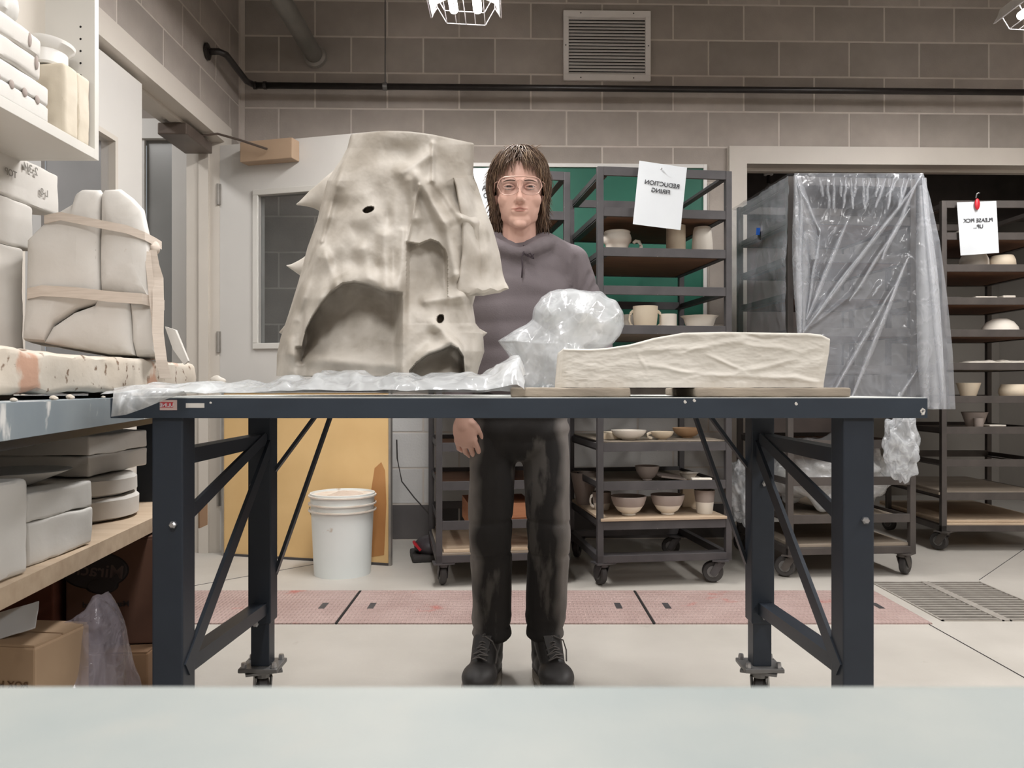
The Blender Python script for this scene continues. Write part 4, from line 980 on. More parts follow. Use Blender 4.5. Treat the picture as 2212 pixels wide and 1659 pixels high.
# mirrored letters pressed into the left half
text('raised_letters', 'ANGINE', .034, plaster, mold, Matrix.Translation(P(186, 500, YM-.0175)) @ FRONT @ Matrix.Rotation(-PI/2, 4, 'Z'), align='LEFT', mirror=False, ext=.0006)
def strap(pts, w_, Y, nm='strap', Yb=None):
    m = MB(); V = []
    P3 = []
    for (px, py, dy) in pts: P3.append(P(px, py, YM)+Vector((0, dy-.012 if dy < .015 else dy, 0)))
    n = len(P3)
    for off in (0, .0025):
        V.append([[m.b.verts.new(p+Vector((0, -off, s*w_/2))) for s in (-1, -.3, .3, 1)] for p in P3])
    for L_ in V:
        for a, b in zip(L_, L_[1:]):
            for k in range(3): m.b.faces.new((a[k], a[k+1], b[k+1], b[k]))
    for a, b, c_, d in ((V[0][i], V[0][i+1], V[1][i], V[1][i+1]) for i in range(n-1)):
        m.b.faces.new((a[0], b[0], d[0], c_[0])); m.b.faces.new((a[3], c_[3], d[3], b[3]))
    return m.build(nm, strapm, mold, smooth='auto')
strap([(88, 484, .06), (92, 478, .03), (106, 478, -.006), (150, 474, -.024), (222, 489, -.026), (290, 502, -.024), (322, 514, -.008), (330, 520, .02), (326, 521, .06)], .020, YM)
strap([(61, 642, .02), (72, 637, -.010), (110, 632, -.024), (180, 636, -.026), (260, 645, -.024), (318, 648, -.012), (335, 652, .01), (332, 654, .06)], .026, YM)
MB().ell((0, 0, 0), (.010, .02, .020)).noisify(.004, 40).build('strap_knot', strapm, mold, loc=P(334, 535, YM+.02), smooth=True)
def tail(pts, w_):
    m = MB(); Q = [P(x, y, YM)+Vector((0, dy, 0)) for x, y, dy in pts]; V = [[m.b.verts.new(q+Vector((s*w_/2, .004*s, 0))) for s in (-1, 0, 1)] for q in Q]
    for a, b in zip(V, V[1:]):
        for k in range(2): m.b.faces.new((a[k], a[k+1], b[k+1], b[k]))
    o = m.build('strap_tail', strapm, mold); o.modifiers.new('s', 'SOLIDIFY').thickness = .002
tail([(326, 540, .0), (332, 572, .0), (341, 600, .0), (350, 660, -.02), (357, 720, -.04), (372, 780, -.06), (382, 818, -.06)], .024)
tail([(322, 545, -.01), (328, 590, -.012), (335, 650, -.015), (342, 690, -.02), (345, 740, -.02)], .012)
o = MB().poly([(0, 0, 0), (.028, 0, -.01), (.06, 0, -.09), (.05, 0, -.1), (.02, 0, -.06)], .012).noisify(.003, 60).build('plaster_shard', plaster, loc=P(356, 705, YM+.12)-Vector((0, 0, .0))); tag(o, 'thin broken plaster shard leaning behind the strapped mold', 'shard')
# ---------------- stack of big molds behind it
XS = -1.25
def pmold(y0, y1, x0, x1, z0, z1, label, mt=plaster, name='plaster_mold', seam=None, r=.01, rz=0, group='plaster molds', namp=.003):
    c = ((x0+x1)/2, (y0+y1)/2, 0); e = None
    L_, W_ = x1-x0, y1-y0
    if seam:
        e = thing(name, label, 'mold', (c[0], c[1], z0), rz, group)
        hs = [0]+[s*(z1-z0) for s in seam]+[z1-z0]
        for a, b in zip(hs, hs[1:]):
            rbox(L_, W_, b-a-.0015, r, namp, 12, a*30).build('mold_half', mt, e, loc=(0, 0, (a+b)/2), smooth='auto')
    else:
        e = rbox(L_, W_, z1-z0, r, namp, 12, z0*9).build(name, mt, loc=(c[0], c[1], (z0+z1)/2), smooth='auto', rot=(0, 0, rz)); tag(e, label, 'mold', group)
    return e
pmold(1.30, 1.99, -1.51, -1.235, SZ+.002, 1.212, 'bottom plaster mold of the stack at the left wall, on the stained slab')
pmold(1.30, 2.05, -1.51, -1.245, 1.215, 1.332, 'middle plaster mold of the stack at the left wall')
tm = pmold(1.30, 2.17, -1.51, -1.25, 1.335, 1.447, 'top plaster mold of the stack at the left wall, marked in pencil', plaster)
for i, (bd_, sz, yy, zz) in enumerate((('2 3/4', .03, .30, .025), ('TOP', .024, .22, -.005), ('HALF', .03, .10, -.02), ('L-8', .026, .36, -.02))):
    text('pencil_mark', bd_, sz, mk('pencil_%d' % i, (140, 136, 130), None, rough=.9), tm, Matrix.Translation((.1355, yy, zz)) @ Matrix.Rotation(PI/2, 4, 'Z') @ FRONT)
# ================================================================ wall cupboard, upper left
XC, YC = -1.05, 2.0
cb = thing('open_cupboard', 'open white wall cupboard at the upper left filled with plaster molds', 'cupboard', (0, 0, 0))
z0 = 1.437
MB().bb((-1.52, .7, z0), (XC, YC-.019, z0+.024), bev=.001).build('bottom_shelf', white, cb)
MB().bb((-1.52, .7, 2.5), (XC, YC-.019, 2.52)).build('top_panel', white, cb)
e_ = MB().bb((-1.52, YC-.019, z0), (XC, YC, 2.52), bev=.001).build('side_panel', white, cb)
MB().bb((-1.52, .7, z0), (XC, .719, 2.52)).build('side_panel', white, cb)
MB().bb((-1.185, .719, z0+.024), (-1.175, YC-.019, 2.5)).build('back_panel', pale, cb)
MB().bb((-1.175, .719, 1.93), (XC-.02, YC-.019, 1.95)).build('inner_shelf', white, cb)
for k in range(9):
    MB().lathe([(.003, 0), (.002, -.0006)], n=8, axis='y').build('peg_hole', dark, e_, loc=(-1.086, YC-.0192, 1.525+k*.0305))
# its contents
zc = z0+.0245
ym = mk('yellowed_plaster', (204, 195, 179), (190, 179, 160), 7, .8, bump=.0008, bscale=40)
o = thing('plaster_mold', 'yellowed two-part block mold standing beside the side panel of the cupboard', 'mold', (-1.11, 1.92, zc), 0, 'plaster molds')
for y_, w_ in ((-.026, .055), (.030, .053)): rbox(.10, w_, .170, .009, .003, 12, y_*90).build('mold_half', ym, o, loc=(0, y_, .0855), smooth='auto')
pm2 = thing('plaster_mold', 'two-part plaster mold with a row of bolt-like holes, bottom of the cupboard pile', 'mold', (-1.112, 1.40, zc), 0, 'plaster molds')
for a, b in ((0, .040), (.041, .084)): rbox(.105, .52, b-a, .008, .002, 12, a*9).build('mold_half', plasterw, pm2, loc=(0, .14, (a+b)/2), smooth='auto')
for k in range(4): MB().ell((0, 0, 0), (.003, .008, .010), seg=12).build('key_hole', glaze_g, pm2, loc=(.0535, .22+k*.045, .041))
pm3 = thing('plaster_mold', 'tilted two-part plaster mold with two oval holes, middle of the cupboard pile', 'mold', (-1.112, 1.37, zc+.087), 0, 'plaster molds')
for a, b in ((0, .048), (.049, .095)): rbox(.108, .40, b-a, .012, .004, 12, a*9+3).build('mold_half', plaster, pm3, loc=(0, .20, (a+b)/2), smooth='auto')
for yy, zz in ((.375, .075), (.40, .035)): MB().ell((0, 0, 0), (.003, .006, .016), seg=12).build('key_hole', glaze_g, pm3, loc=(.055, yy-.02, zz))
pmold(1.32, 1.72, -1.168, -1.065, zc+.186, zc+.25, 'rounded plaster mold on top of the cupboard pile', plasterw, r=.03)
fn = MB().lathe([(.055, 0), (.06, .005), (.06, .035), (.085, .05), (.088, .058), (.08, .06), (.055, .045), (.05, .01), (.003, .006)], n=32, sq=.85).build('white_funnel', whitef, loc=(-1.115, 1.905, 1.633), smooth='auto'); fn.scale = (.55, .85, 1); tag(fn, 'round white plastic collar on top of the yellowed block mold', 'collar')
# ================================================================ molds on the lower shelf
Z2 = .532
pmold(1.10, 1.40, -1.25, -.86, Z2, .70, 'upright white plaster mold at the near end of the lower shelf', plasterw, r=.012)
pmold(1.44, 1.66, -1.25, -.885, Z2, .665, 'two-part white plaster mold in the middle of the lower shelf', plasterw, seam=[.6], r=.006)
o = MB().lathe([(.03, 0), (.10, .028), (.105, .03), (.095, .03), (.02, .008)], n=32).build('plaster_dish', plaster, loc=(-.99, 1.56, .6665), smooth='auto'); tag(o, 'thin grey plaster dish on the middle mold of the lower shelf', 'dish')
e = thing('round_mold', 'round two-part plaster mold at the far end of the lower shelf', 'mold', (-1.13, 2.0, Z2), 0, 'plaster molds')
for a, b, s in ((0, .058, 1), (.06, .108, .97)): MB().lathe([(.145*s, a), (.165*s, a+.008), (.165*s, b-.008), (.155*s, b), (.01, b)], n=40).noisify(.002, 20).build('mold_half', plaster, e, smooth='auto')
pmold(1.90, 2.2, -1.32, -1.02, .645, .745, 'square two-part mold stacked on the round mold, in the bench shade', plaster, seam=[.5], r=.006)
pmold(1.95, 2.2, -1.49, -1.34, Z2, .76, 'tall white mold in the back corner of the lower shelf', plasterw, r=.02)
# ================================================================ boxes below
def carton(name, x0, x1, y0, y1, z0_, z1_, mt, label, rz=0, flaps=True):
    e = thing(name, label, 'box', ((x0+x1)/2, (y0+y1)/2, z0_), rz); L_, W_, h_ = x1-x0, y1-y0, z1_-z0_
    m = MB().bb((-L_/2, -W_/2, 0), (L_/2, W_/2, h_), bev=.004); tri(m)
    m.build('box_body', mt, e)
    if flaps:
        for s in (-1, 1):
            MB().bb((-L_/2+.003, min(s*.003, s*(W_/2-.002)), h_), (L_/2-.003, max(s*.003, s*(W_/2-.002)), h_+.004)).build('flap', mt, e)
    return e
c1 = carton('cardboard_box', -1.115, -.885, 1.95, 2.16, .222, .484, cardd, 'large brown cardboard box with a dark oval logo under the left shelf', rz=.12)
c1.location = (-1.0, 2.06, .222)
MB().lathe([(.105, -.001), (.11, 0), (.10, -.002)], n=40, axis='y', sq=1).build('oval_logo', mk('logo_dark', (40, 32, 32), None, rough=.7), c1, loc=(-.045, -.1055, .185)).scale = (.72, 1, .42)
MB().lathe([(.045, -.001), (.05, 0), (.04, -.002)], n=30, axis='y').build('oval_logo', MATS['logo_dark'], c1, loc=(-.03, -.1057, .148)).scale = (.8, 1, .42)
lgw = mk('logo_text', (84, 68, 64), None, rough=.8)
text('logo_script', 'Miracle', .045, lgw, c1, Matrix.Translation((-.045, -.1075, .172)) @ FRONT @ Matrix.Rotation(-.12, 4, 'Z'))
text('box_lettering', 'Manufactured', .020, MATS['logo_dark'], c1, Matrix.Translation((-.02, -.1062, .095)) @ FRONT)
text('box_lettering', 'for clay', .016, MATS['logo_dark'], c1, Matrix.Translation((-.02, -.1062, .072)) @ FRONT)
carton('cardboard_box', -1.30, -.89, 1.90, 2.18, 0, .215, cardb, 'flattened tan cardboard box underneath the large brown box', rz=.05)
c2 = carton('cardboard_box', -1.35, -.85, 1.45, 1.60, 0, .39, cardl, 'light tan cardboard box at the lower left corner, with small dark print', rz=-.12)
c2.location = (-1.10, 1.525, 0)
text('box_lettering', 'BOX HORN', .020, mk('print_brown', (96, 70, 46), None, rough=.9), c2, Matrix.Translation((.185, -.0765, .315)) @ FRONT)
# white torn label / paper on it
o = rbox(.10, .075, .003, .0008, .002, 12, 3).build('white_card', paper, loc=(-.955, 1.49, .415), rot=(.5, -.25, .3)); tag(o, 'crumpled white card lying on the light tan box', 'card')
carton('cardboard_box', -1.50, -1.125, 1.93, 2.2, 0, .485, mk('red_brown_cardboard', (110, 62, 46), (92, 50, 38), 4, .85), 'dark reddish cardboard box left of the box with the oval logo')  # carton added to bring darkness under the shelf
blobplastic('grey_plastic_bag', (-.85, 1.60, .20), (.085, .10, .24), polyv, 'thin greyish-violet plastic bag slumped over the light tan box', .25, 2.6, 21)
o = MB().bb((0, 0, 0), (.004, .06, .09)).build('cardboard_scrap', cardb, loc=(-.905, 2.27, .455)); tag(o, 'scrap of brown cardboard sticking out behind the front bench leg', 'cardboard')
# ================================================================ tall clay sculpture
T_L = [(285, 760), (293, 757), (320, 750), (343, 738), (360, 726), (390, 707), (430, 696), (477, 685), (535, 664), (607, 645), (676, 624), (730, 606), (766, 598), (812, 597)]
T_R = [(285, 1016), (312, 1024), (379, 1022), (400, 1030), (448, 1038), (491, 1044), (549, 1044), (604, 1036), (639, 1026), (658, 1021), (698, 1027), (719, 1043), (759, 1046), (795, 1034), (812, 1030)]
YS, AS = 1.80, .20
ARCH = [(652, 748), (660, 712), (674, 684), (692, 656), (714, 630), (740, 612), (765, 608), (792, 612), (815, 620), (832, 628), (862, 630)]
ARCH2 = [(885, 800), (900, 782), (925, 764), (950, 756), (975, 745), (990, 752), (1001, 770), (1004, 805)]
ARCH3 = [(878, 640), (878, 522), (905, 527), (930, 517), (948, 524), (962, 540), (967, 556), (960, 575), (952, 640)]
def arch_y(A, x):
    return lerp_tab(A, x)
RIDGE = [(748, 320, 694, 520, 7, .007), (694, 520, 640, 690, 7, .006), (728, 620, 700, 540, 10, .008), (757, 300, 735, 400, 12, .006), (868, 372, 926, 335, 14, .014), (885, 392, 900, 470, 12, .014), (900, 380, 960, 480, 13, .018), (960, 480, 985, 590, 12, .012), (935, 310, 935, 390, 5, .008), (935, 390, 1000, 470, 12, .012),
         (1000, 470, 1035, 480, 10, .016), (1026, 486, 1052, 560, 12, .014), (985, 600, 1000, 700, 12, .010), (700, 470, 660, 640, 20, .012), (800, 460, 700, 560, 22, .010), (700, 560, 690, 640, 18, .014), (830, 510, 835, 620, 14, .012),
         (872, 500, 862, 640, 8, .006), (862, 640, 860, 740, 7, .005), (920, 650, 1000, 640, 12, .014), (1000, 640, 1020, 700, 10, .014), (940, 700, 1000, 760, 14, .016), (650, 620, 620, 760, 16, .012), (620, 740, 625, 800, 14, .010), (780, 540, 800, 600, 16, .012), (720, 400, 700, 470, 14, .008),
         (1035, 560, 1090, 625, 14, .016), (905, 400, 880, 520, 4, .006), (980, 760, 1010, 790, 8, .01), (640, 770, 850, 790, 16, .010), (690, 748, 760, 738, 15, -.005), (760, 738, 850, 752, 15, -.005)]
def sculpt_d(px, py):
    d = 0
    for x0, y0, x1, y1, w_, a in RIDGE:
        ds, t = segdist(px, py, x0, y0, x1, y1)
        if ds < 3*w_: d += 1.35*a*math.exp(-(ds/w_)**2)
    # dips
    for cx, cy, rx, ry, a in ((868, 328, 42, 24, .018), (985, 345, 30, 40, .010), (905, 432, 26, 34, .016), (955, 420, 20, 22, .012), (1000, 430, 22, 30, .012), (770, 500, 20, 18, .010), (660, 560, 20, 40, .008), (780, 570, 26, 20, .008), (930, 475, 22, 26, .010), (1015, 560, 14, 22, .014), (975, 610, 30, 26, .012), (838, 470, 10, 20, .008), (730, 440, 18, 18, .008), (940, 720, 14, 8, .008), (1020, 740, 12, 30, .010)):
        q = ((px-cx)/rx)**2+((py-cy)/ry)**2
        if q < 6: d -= 1.3*a*math.exp(-q)
    v = Vector((px*.012, py*.012, 0)); d += .010*noise.noise(v*1.1)+.0045*noise.noise(v*2.4)+.0006*fbm(v*6)
    # big hollow
    if 620 < px < 890 and py > 500:
        ay = arch_y(ARCH, px)
        lip = math.exp(-((py-ay+8)/26)**2) if py < ay else 0
        d += .028*lip*smoothstep(875, 850, px)*smoothstep(645, 665, px)
        if py >= ay-2:
            k = smoothstep(ay-2, ay+6, py); side = smoothstep(872, 850, px)*smoothstep(634, 664, px)
            fade = 1-.62*smoothstep(ay+30, 790, py)
            d -= k*side*(.088*fade+.004)
    # lower right hollow
    if 884 < px < 1006 and py > 720:
        ay = arch_y(ARCH2, px)
        if py < ay: d += .03*math.exp(-((py-ay+5)/14)**2)*smoothstep(884, 930, px)*smoothstep(1006, 996, px)
        else: d -= .075*smoothstep(ay-1, ay+4, py)*smoothstep(1004, 999, px)*(1-.6*smoothstep(ay+4, ay+60, py))
    # recessed panel in the middle
    if 870 < px < 976 and 510 < py < 700:
        ay = arch_y(ARCH3, px)
        k = smoothstep(ay-2, ay+3, py)*smoothstep(872, 886, px)*smoothstep(974, 958, px)
        d -= .042*k*(1-smoothstep(570, 710, py))
    d += .007*smoothstep(846, 862, px)*smoothstep(886, 872, px)*smoothstep(490, 540, py)*(1-smoothstep(700, 790, py))
    for cx, cy, rx, ry in ((796, 453, 10.5, 6), (951, 689, 7, 8.5)):
        q = ((px-cx)/rx)**2+((py-cy+(px-cx)*.25)/ry)**2
        if q < 1.6: d -= .055*smoothstep(1.5, .7, q)
    return d
def side_d(a, z): return .008*noise.noise(Vector((math.cos(a)*4, math.sin(a)*4, z*7)))+.004*fbm(Vector((math.cos(a)*9, math.sin(a)*9, z*16)))
def topy(t):
    return lerp_tab([(0, 293), (.15, 288), (.3, 285), (.5, 287), (.68, 293), (.85, 303), (1, 312)], t)
m = MB(); NU, NV = 300, 330
ZB = TZ+.004
outer = []
for j in range(NV):
    v = j/(NV-1); row = []
    for i in range(NU):
        a = PI*i/(NU-1); t = (1-math.cos(a))/2
        py = topy(t)+(812-topy(t))*v; l, r = lerp_tab(T_L, py), lerp_tab(T_R, py); px = l+(r-l)*t
        e = math.sin(a)**.8 if 0 < a < PI else 0
        dd = sculpt_d(px, py)*min(1, math.sin(a)*3)
        Y = YS-AS*e*(.62+.38*v)-dd
        row.append(P(px, py, Y))
    nb_ = 70
    for i in range(1, nb_-1):
        a = PI*i/(nb_-1); t = (1+math.cos(a))/2
        py = topy(t)+(812-topy(t))*v; l, r = lerp_tab(T_L, min(py, 812)), lerp_tab(T_R, min(py, 812))
        p = P(l+(r-l)*t, py, YS); p.y = YS+.19*math.sin(a)**.8*(.62+.38*v)+side_d(a, p.z); row.append(p)
    outer.append([m.b.verts.new(q) for q in row])
for j in range(NV-1):
    A_, B_ = outer[j], outer[j+1]; n = len(A_)
    for k in range(n): m.b.faces.new((A_[k], A_[(k+1) % n], B_[(k+1) % n], B_[k]))
# rim and inner wall, so that the top is an open vessel
top = [v_.co.copy() for v_ in outer[0]]; c = sum(top, Vector())/len(top)
prev = outer[0]
for (s, dz) in ((.985, .003), (.95, 0), (.72, -.03), (.5, -.12)):
    rg = [m.b.verts.new(Vector((c.x+(q.x-c.x)*s, c.y+(q.y-c.y)*s, q.z+dz))) for q in top]
    for k in range(len(rg)): m.b.faces.new((prev[k], rg[k], rg[(k+1) % len(rg)], prev[(k+1) % len(rg)]))
    prev = rg
m.b.faces.new(prev); m.b.faces.new(outer[-1][::-1])
# thorn-like flaps on the sides
def thorn(base, tip, w0, Yb, Yt, up=0):
    n = 14
    rings = []
    for j in range(n):
        t = j/(n-1); c_ = (base[0]+(tip[0]-base[0])*t, base[1]+(tip[1]-base[1])*t+up*math.sin(PI*t)); Y = Yb+(Yt-Yb)*t
        hw_ = w0*(1-t)**1.15+4*(1-t*.4)
        ring = []
        for k in range(16):
            a = 2*PI*k/16; p = P(c_[0]+math.cos(a)*6*(1-t*.6)*0, c_[1]+math.sin(a)*hw_*.5, Y); p.y += math.cos(a)*(.024*(1-t)+.004)
            p += noise.noise_vector(p*22)*.004
            ring.append(m.b.verts.new(p))
        rings.append(ring)
    for a_, b_ in zip(rings, rings[1:]):
        for k in range(16): m.b.faces.new((a_[k], a_[(k+1) % 16], b_[(k+1) % 16], b_[k]))
    m.b.faces.new(rings[0]); m.b.faces.new(rings[-1][::-1])
thorn((724, 424), (641, 441), 108, YS+.02, YS-.01, -6)
thorn((678, 572), (620, 574), 74, YS+.02, YS-.01, 5)
thorn((622, 712), (603, 716), 26, YS, YS)
# the wide flap on the right, ending in a horn
FL = [(384, 1024), (400, 1031), (448, 1047), (491, 1064), (549, 1080), (590, 1086), (610, 1092), (618, 1098), (625, 1099), (631, 1088), (636, 1060)]
rings = []
for j in range(46):
    py = 384+(636-384)*j/45; xo = lerp_tab(FL, py); xi = lerp_tab(T_R, py)-46
    ring = []; n = 40
    for k in range(n):
        a = 2*PI*k/n; u = (1+math.cos(a))/2; px = xi+(xo-xi)*u
        bulge_ = .014*math.exp(-((px-1050)/14)**2)*smoothstep(400, 480, py)-.010*math.exp(-((px-1030-.1*(py-480))/9)**2)+.018*smoothstep(600, 632, py)*u
        yy = YS-.03-.085*(1-u)**1.2; th = (.004+.03*(1-u)**.7)*math.sin(a)
        q = Vector((px*.02, py*.02, 4)); th -= (bulge_+.006*noise.noise(q*1.4)) if math.sin(a) < 0 else 0
        ring.append(m.b.verts.new(P(px, py+(3*math.sin(px*.2) if j > 42 else 0), yy+th)))
    rings.append(ring)
for a_, b_ in zip(rings, rings[1:]):
    for k in range(40): m.b.faces.new((a_[k], a_[(k+1) % 40], b_[(k+1) % 40], b_[k]))
m.b.faces.new(rings[0]); m.b.faces.new(rings[-1][::-1])
thorn((1036, 722), (1053, 720), 22, YS, YS)
scu = m.build('clay_sculpture', clay, smooth='auto')
tag(scu, 'tall raw clay sculpture with draped folds, two small holes and open hollows', 'sculpture')
# ================================================================ low white clay wall piece
BT = [(0, 753), (.10, 754), (.16, 752), (.25, 744), (.34, 730), (.45, 719), (.6, 717), (.8, 719), (.93, 720), (.97, 723), (1, 732)]
BR = [(716, 1790), (735, 1793), (760, 1791), (800, 1784), (831, 1779)]
BL = [(750, 1218), (760, 1216), (831, 1210)]
RW = [(1330, 770, 1600, 740, 7, .004), (1400, 790, 1520, 808, 4, .004), (1530, 770, 1600, 800, 4, .005), (1600, 800, 1720, 780, 5, .004), (1380, 770, 1400, 800, 4, .003), (1560, 740, 1740, 760, 5, .003), (1600, 725, 1690, 732, 4, -.004), (1450, 760, 1540, 752, 4, .003), (1640, 810, 1760, 824, 5, .004), (1250, 790, 1300, 800, 9, .002), (1480, 815, 1640, 812, 5, .003), (1310, 735, 1380, 745, 14, .006)]
m = MB(); NU, NV = 260, 80; YW = 1.53
rows = []
for j in range(NV):
    v = j/(NV-1); row = []
    for i in range(NU):
        t = i/(NU-1); ty = lerp_tab(BT, t); py = ty+(831-ty)*v; l, r = lerp_tab(BL, py), lerp_tab(BR, py); px = l+(r-l)*t
        d = 0
        for x0, y0, x1, y1, w_, a in RW:
            ds, tt = segdist(px+14*noise.noise(Vector((px*.012, py*.012, a*900))), py+9*noise.noise(Vector((px*.016, py*.01, a*700+5))), x0, y0, x1, y1)
            if ds < 3*w_: d += a*.8*(.4+.6*math.sin(PI*tt))*math.exp(-(ds/w_)**2)
        d += .016*math.exp(-((px-1480)/150)**2)-.014*math.exp(-((px-1330)/55)**2)*smoothstep(740, 790, py)*0+.010*math.exp(-((px-1260)/50)**2)
        q = Vector((px*.02, py*.045, 1)); d += .003*noise.noise(q)+.0010*fbm(q*2.5)
        d += .004*math.exp(-((py-ty)/5)**2)
        edge_ = min(1, min(t, 1-t)*40); d -= .012*(1-edge_)**2
        rnd_ = min(1, v*NV/5); d -= .006*(1-rnd_)**2
        p = P(px, py, YW-d)
        if v > .985: p.z = TZ+.0188
        row.append(p)
    rows.append(row)
F_ = [[m.b.verts.new(p) for p in r] for r in rows]
depth = lambda t: .20+.02*math.sin(t*7)
def bk_(p, t, v): return Vector((p.x*(1+.00), YW+depth(t)+.003*noise.noise(p*20), p.z))
Bk = [[m.b.verts.new(bk_(rows[j][i], i/(NU-1), j/(NV-1))) for i in range(NU)] for j in range(NV)]
for j in range(NV-1):
    for i in range(NU-1):
        m.b.faces.new((F_[j][i], F_[j][i+1], F_[j+1][i+1], F_[j+1][i])); m.b.faces.new((Bk[j][i], Bk[j+1][i], Bk[j+1][i+1], Bk[j][i+1]))
for i in range(NU-1):
    m.b.faces.new((F_[0][i+1], F_[0][i], Bk[0][i], Bk[0][i+1])); m.b.faces.new((F_[-1][i], F_[-1][i+1], Bk[-1][i+1], Bk[-1][i]))
for j in range(NV-1):
    m.b.faces.new((F_[j][0], F_[j+1][0], Bk[j+1][0], Bk[j][0])); m.b.faces.new((F_[j+1][-1], F_[j][-1], Bk[j][-1], Bk[j+1][-1]))
o = m.build('clay_wall_form', clayw, smooth='auto'); tag(o, 'long low white clay form with a wavy top, on two boards at the right', 'sculpture')
plk = mk('weathered_board', (168, 156, 140), (134, 124, 112), 14, .9, bump=.002, bscale=60, stretch=(.5, 1, 2), spots=((198, 186, 168), 10, .62))
for (a, b, lab) in ((1103, 1362, 'left one of two weathered boards under the long white clay form'), (1503, 1838, 'right one of two weathered boards under the long white clay form')):
    x0, x1 = P(a, 0, 1.5).x, P(b, 0, 1.5).x
    q = rbox(x1-x0, .30, .0175, .004, .0012, 30, a, 60).build('weathered_board', plk, loc=((x0+x1)/2, 1.65, TZ+.0095), smooth='auto'); tag(q, lab, 'board', 'boards under the white clay form')
# ================================================================ film on the bench
def top_env(px): return lerp_tab([(236, 846), (262, 836), (300, 826), (340, 826), (450, 822), (500, 820), (560, 826), (600, 812), (680, 801), (760, 800), (850, 806), (960, 806), (1040, 798), (1080, 786), (1105, 770), (1118, 766), (1128, 790), (1134, 815)], px)
m = MB()
def film(u, v):
    # u along the bench, v from the front edge rearwards
    px = 250+u*(1132-250); Yf = wy0+.012; zt = H+(HY-top_env(px))*1.54/FP; hmax = max(zt-TZ, .004)
    y = Yf+v*.24-.01
    prof_ = math.sin(PI*min(1, (v*.96+.03)))**.55
    q = Vector((u*13, v*3.2, 0))
    rg = .34+.9*crumple(Vector((px*.012, v*1.6, 0)))
    h_ = hmax*prof_*(1.0-max(0, min(.6, rg)))
    return Vector(((px-CX)*1.53/FP+.01*noise.noise(q*2), y+.012*noise.noise(q*1.7), TZ+.002+max(0, h_)))
m.grid(film, 260, 60)
f1 = m.build('bench_film', polyc, smooth=True); tag(f1, 'crumpled clear plastic film lying along the front of the bench, under the tall sculpture', 'plastic sheet')
m = MB()
def drape(u, v):
    # spills over the front left corner
    px0 = 246+u*150; py = 838-8*math.sin(PI*u)*(1-v)+v*(lerp_tab([(0, 62), (.2, 58), (.45, 44), (.75, 24), (1, 12)], u))
    px = px0+v*(-6+10*u); Y = wy0-.012-.02*math.sin(PI*v*.8)+.03*crumple(Vector((u*3.2, v*.7, 7)))
    if v < .2: Y += (.2-v)*.35
    return P(px, py, Y)
m.grid(drape, 90, 40); m.build('hanging_corner', polyc, f1, smooth=True)
# bag of film behind the white form
BO = [(1076, 738), (1108, 716), (1138, 700), (1150, 690), (1156, 662), (1168, 642), (1190, 630), (1225, 624), (1262, 628), (1300, 632), (1325, 648), (1345, 672), (1349, 700), (1340, 724), (1325, 742), (1290, 760), (1262, 800), (1230, 846), (1140, 848), (1112, 800), (1098, 766)]
n = len(BO); bcx, bcy = 1225, 742
def bag(u, v):
    k = u*n; i = int(k) % n; f = k-int(k); a, b = BO[i], BO[(i+1) % n]; ox, oy = a[0]+(b[0]-a[0])*f, a[1]+(b[1]-a[1])*f
    s = math.sin(PI*v)**.75 if 0 < v < 1 else 0
    px, py = bcx+(ox-bcx)*s, bcy+(oy-bcy)*s
    Y = 1.88-.10*math.cos(PI*v)
    q = Vector((px*.016, py*.016, (2 if v < .5 else 8)))
    pass
    Y += (.075*crumple(Vector((px*.010, py*.010, 0 if v < .5 else 5)))+.020*noise.noise(q*.9))*(1 if v < .5 else -1)*min(1, math.sin(PI*v)*2)
    px += 5*noise.noise(q*2+Vector((5, 0, 0))); py += 4*noise.noise(q*2+Vector((0, 5, 0)))
    p = P(px, py, Y); p.z = max(p.z, TZ+.003); return p
m = MB(); m.grid(bag, 220, 130, closed_u=True); o = m.build('plastic_bag', polyc, smooth=True); tag(o, 'big crumpled clear plastic bag in front of the person, behind the white form', 'plastic bag')
q = MB().bb((0, 0, 0), (.13, .09, .012), bev=.004).noisify(.002, 30).build('clay_offcut', plaster, loc=(P(455, 0, 1.75).x-.03, 1.74, TZ+.012)); tag(q, 'flat plaster offcut on the bench left of the tall sculpture', 'offcut')
q = MB().ell((0, 0, 0), (.017, .012, .011)).noisify(.006, 60).build('clay_crumb', clay, loc=P(472, 808, 1.78), smooth=True); q.location.z = TZ+.036; tag(q, 'small clay crumb on the flat offcut left of the sculpture', 'crumb')
# ================================================================ the standing person
YP = 2.33
def Q(px, py, dy=0): return P(px, py, YP+dy)
per = thing('person', 'person with shaggy brown hair, wire glasses and grey hoodie standing behind the bench', 'person', (0, 0, 0))
hc = Q(1122, 402)                                     # between the eyes
hx, hz = hc.x, P(0, 402, YP-.088).z                                    # eye height
b = MB()
# head
b.ell((hx, YP+.015, hz+.030), (.071, .092, .094), seg=40)
b.ell((hx, YP-.022, hz-.030), (.061, .062, .078), seg=36)
b.ell((hx, YP-.040, hz-.085), (.034, .036, .028), seg=28)
b.ell((hx, YP-.010, hz-.068), (.055, .055, .034), seg=28)
for s in (-1, 1):
    b.ell((hx+s*.040, YP-.048, hz-.030), (.024, .024, .024), seg=20)          # cheek
    b.cap((hx+s*.010, YP-.078, hz+.016), (hx+s*.045, YP-.062, hz+.018), .010, .009)   # brow
    b.ell((hx+s*.073, YP+.012, hz-.030), (.008, .016, .028), rot=Euler((.15, 0, s*.35)), seg=16)   # ear
    b.ell((hx+s*.0108, YP-.088, hz-.041), (.0066, .010, .0066), seg=14)       # nostril wing
    b.ell((hx+s*.031, YP-.066, hz-.004), (.013, .012, .010), seg=16)           # eye lid mass
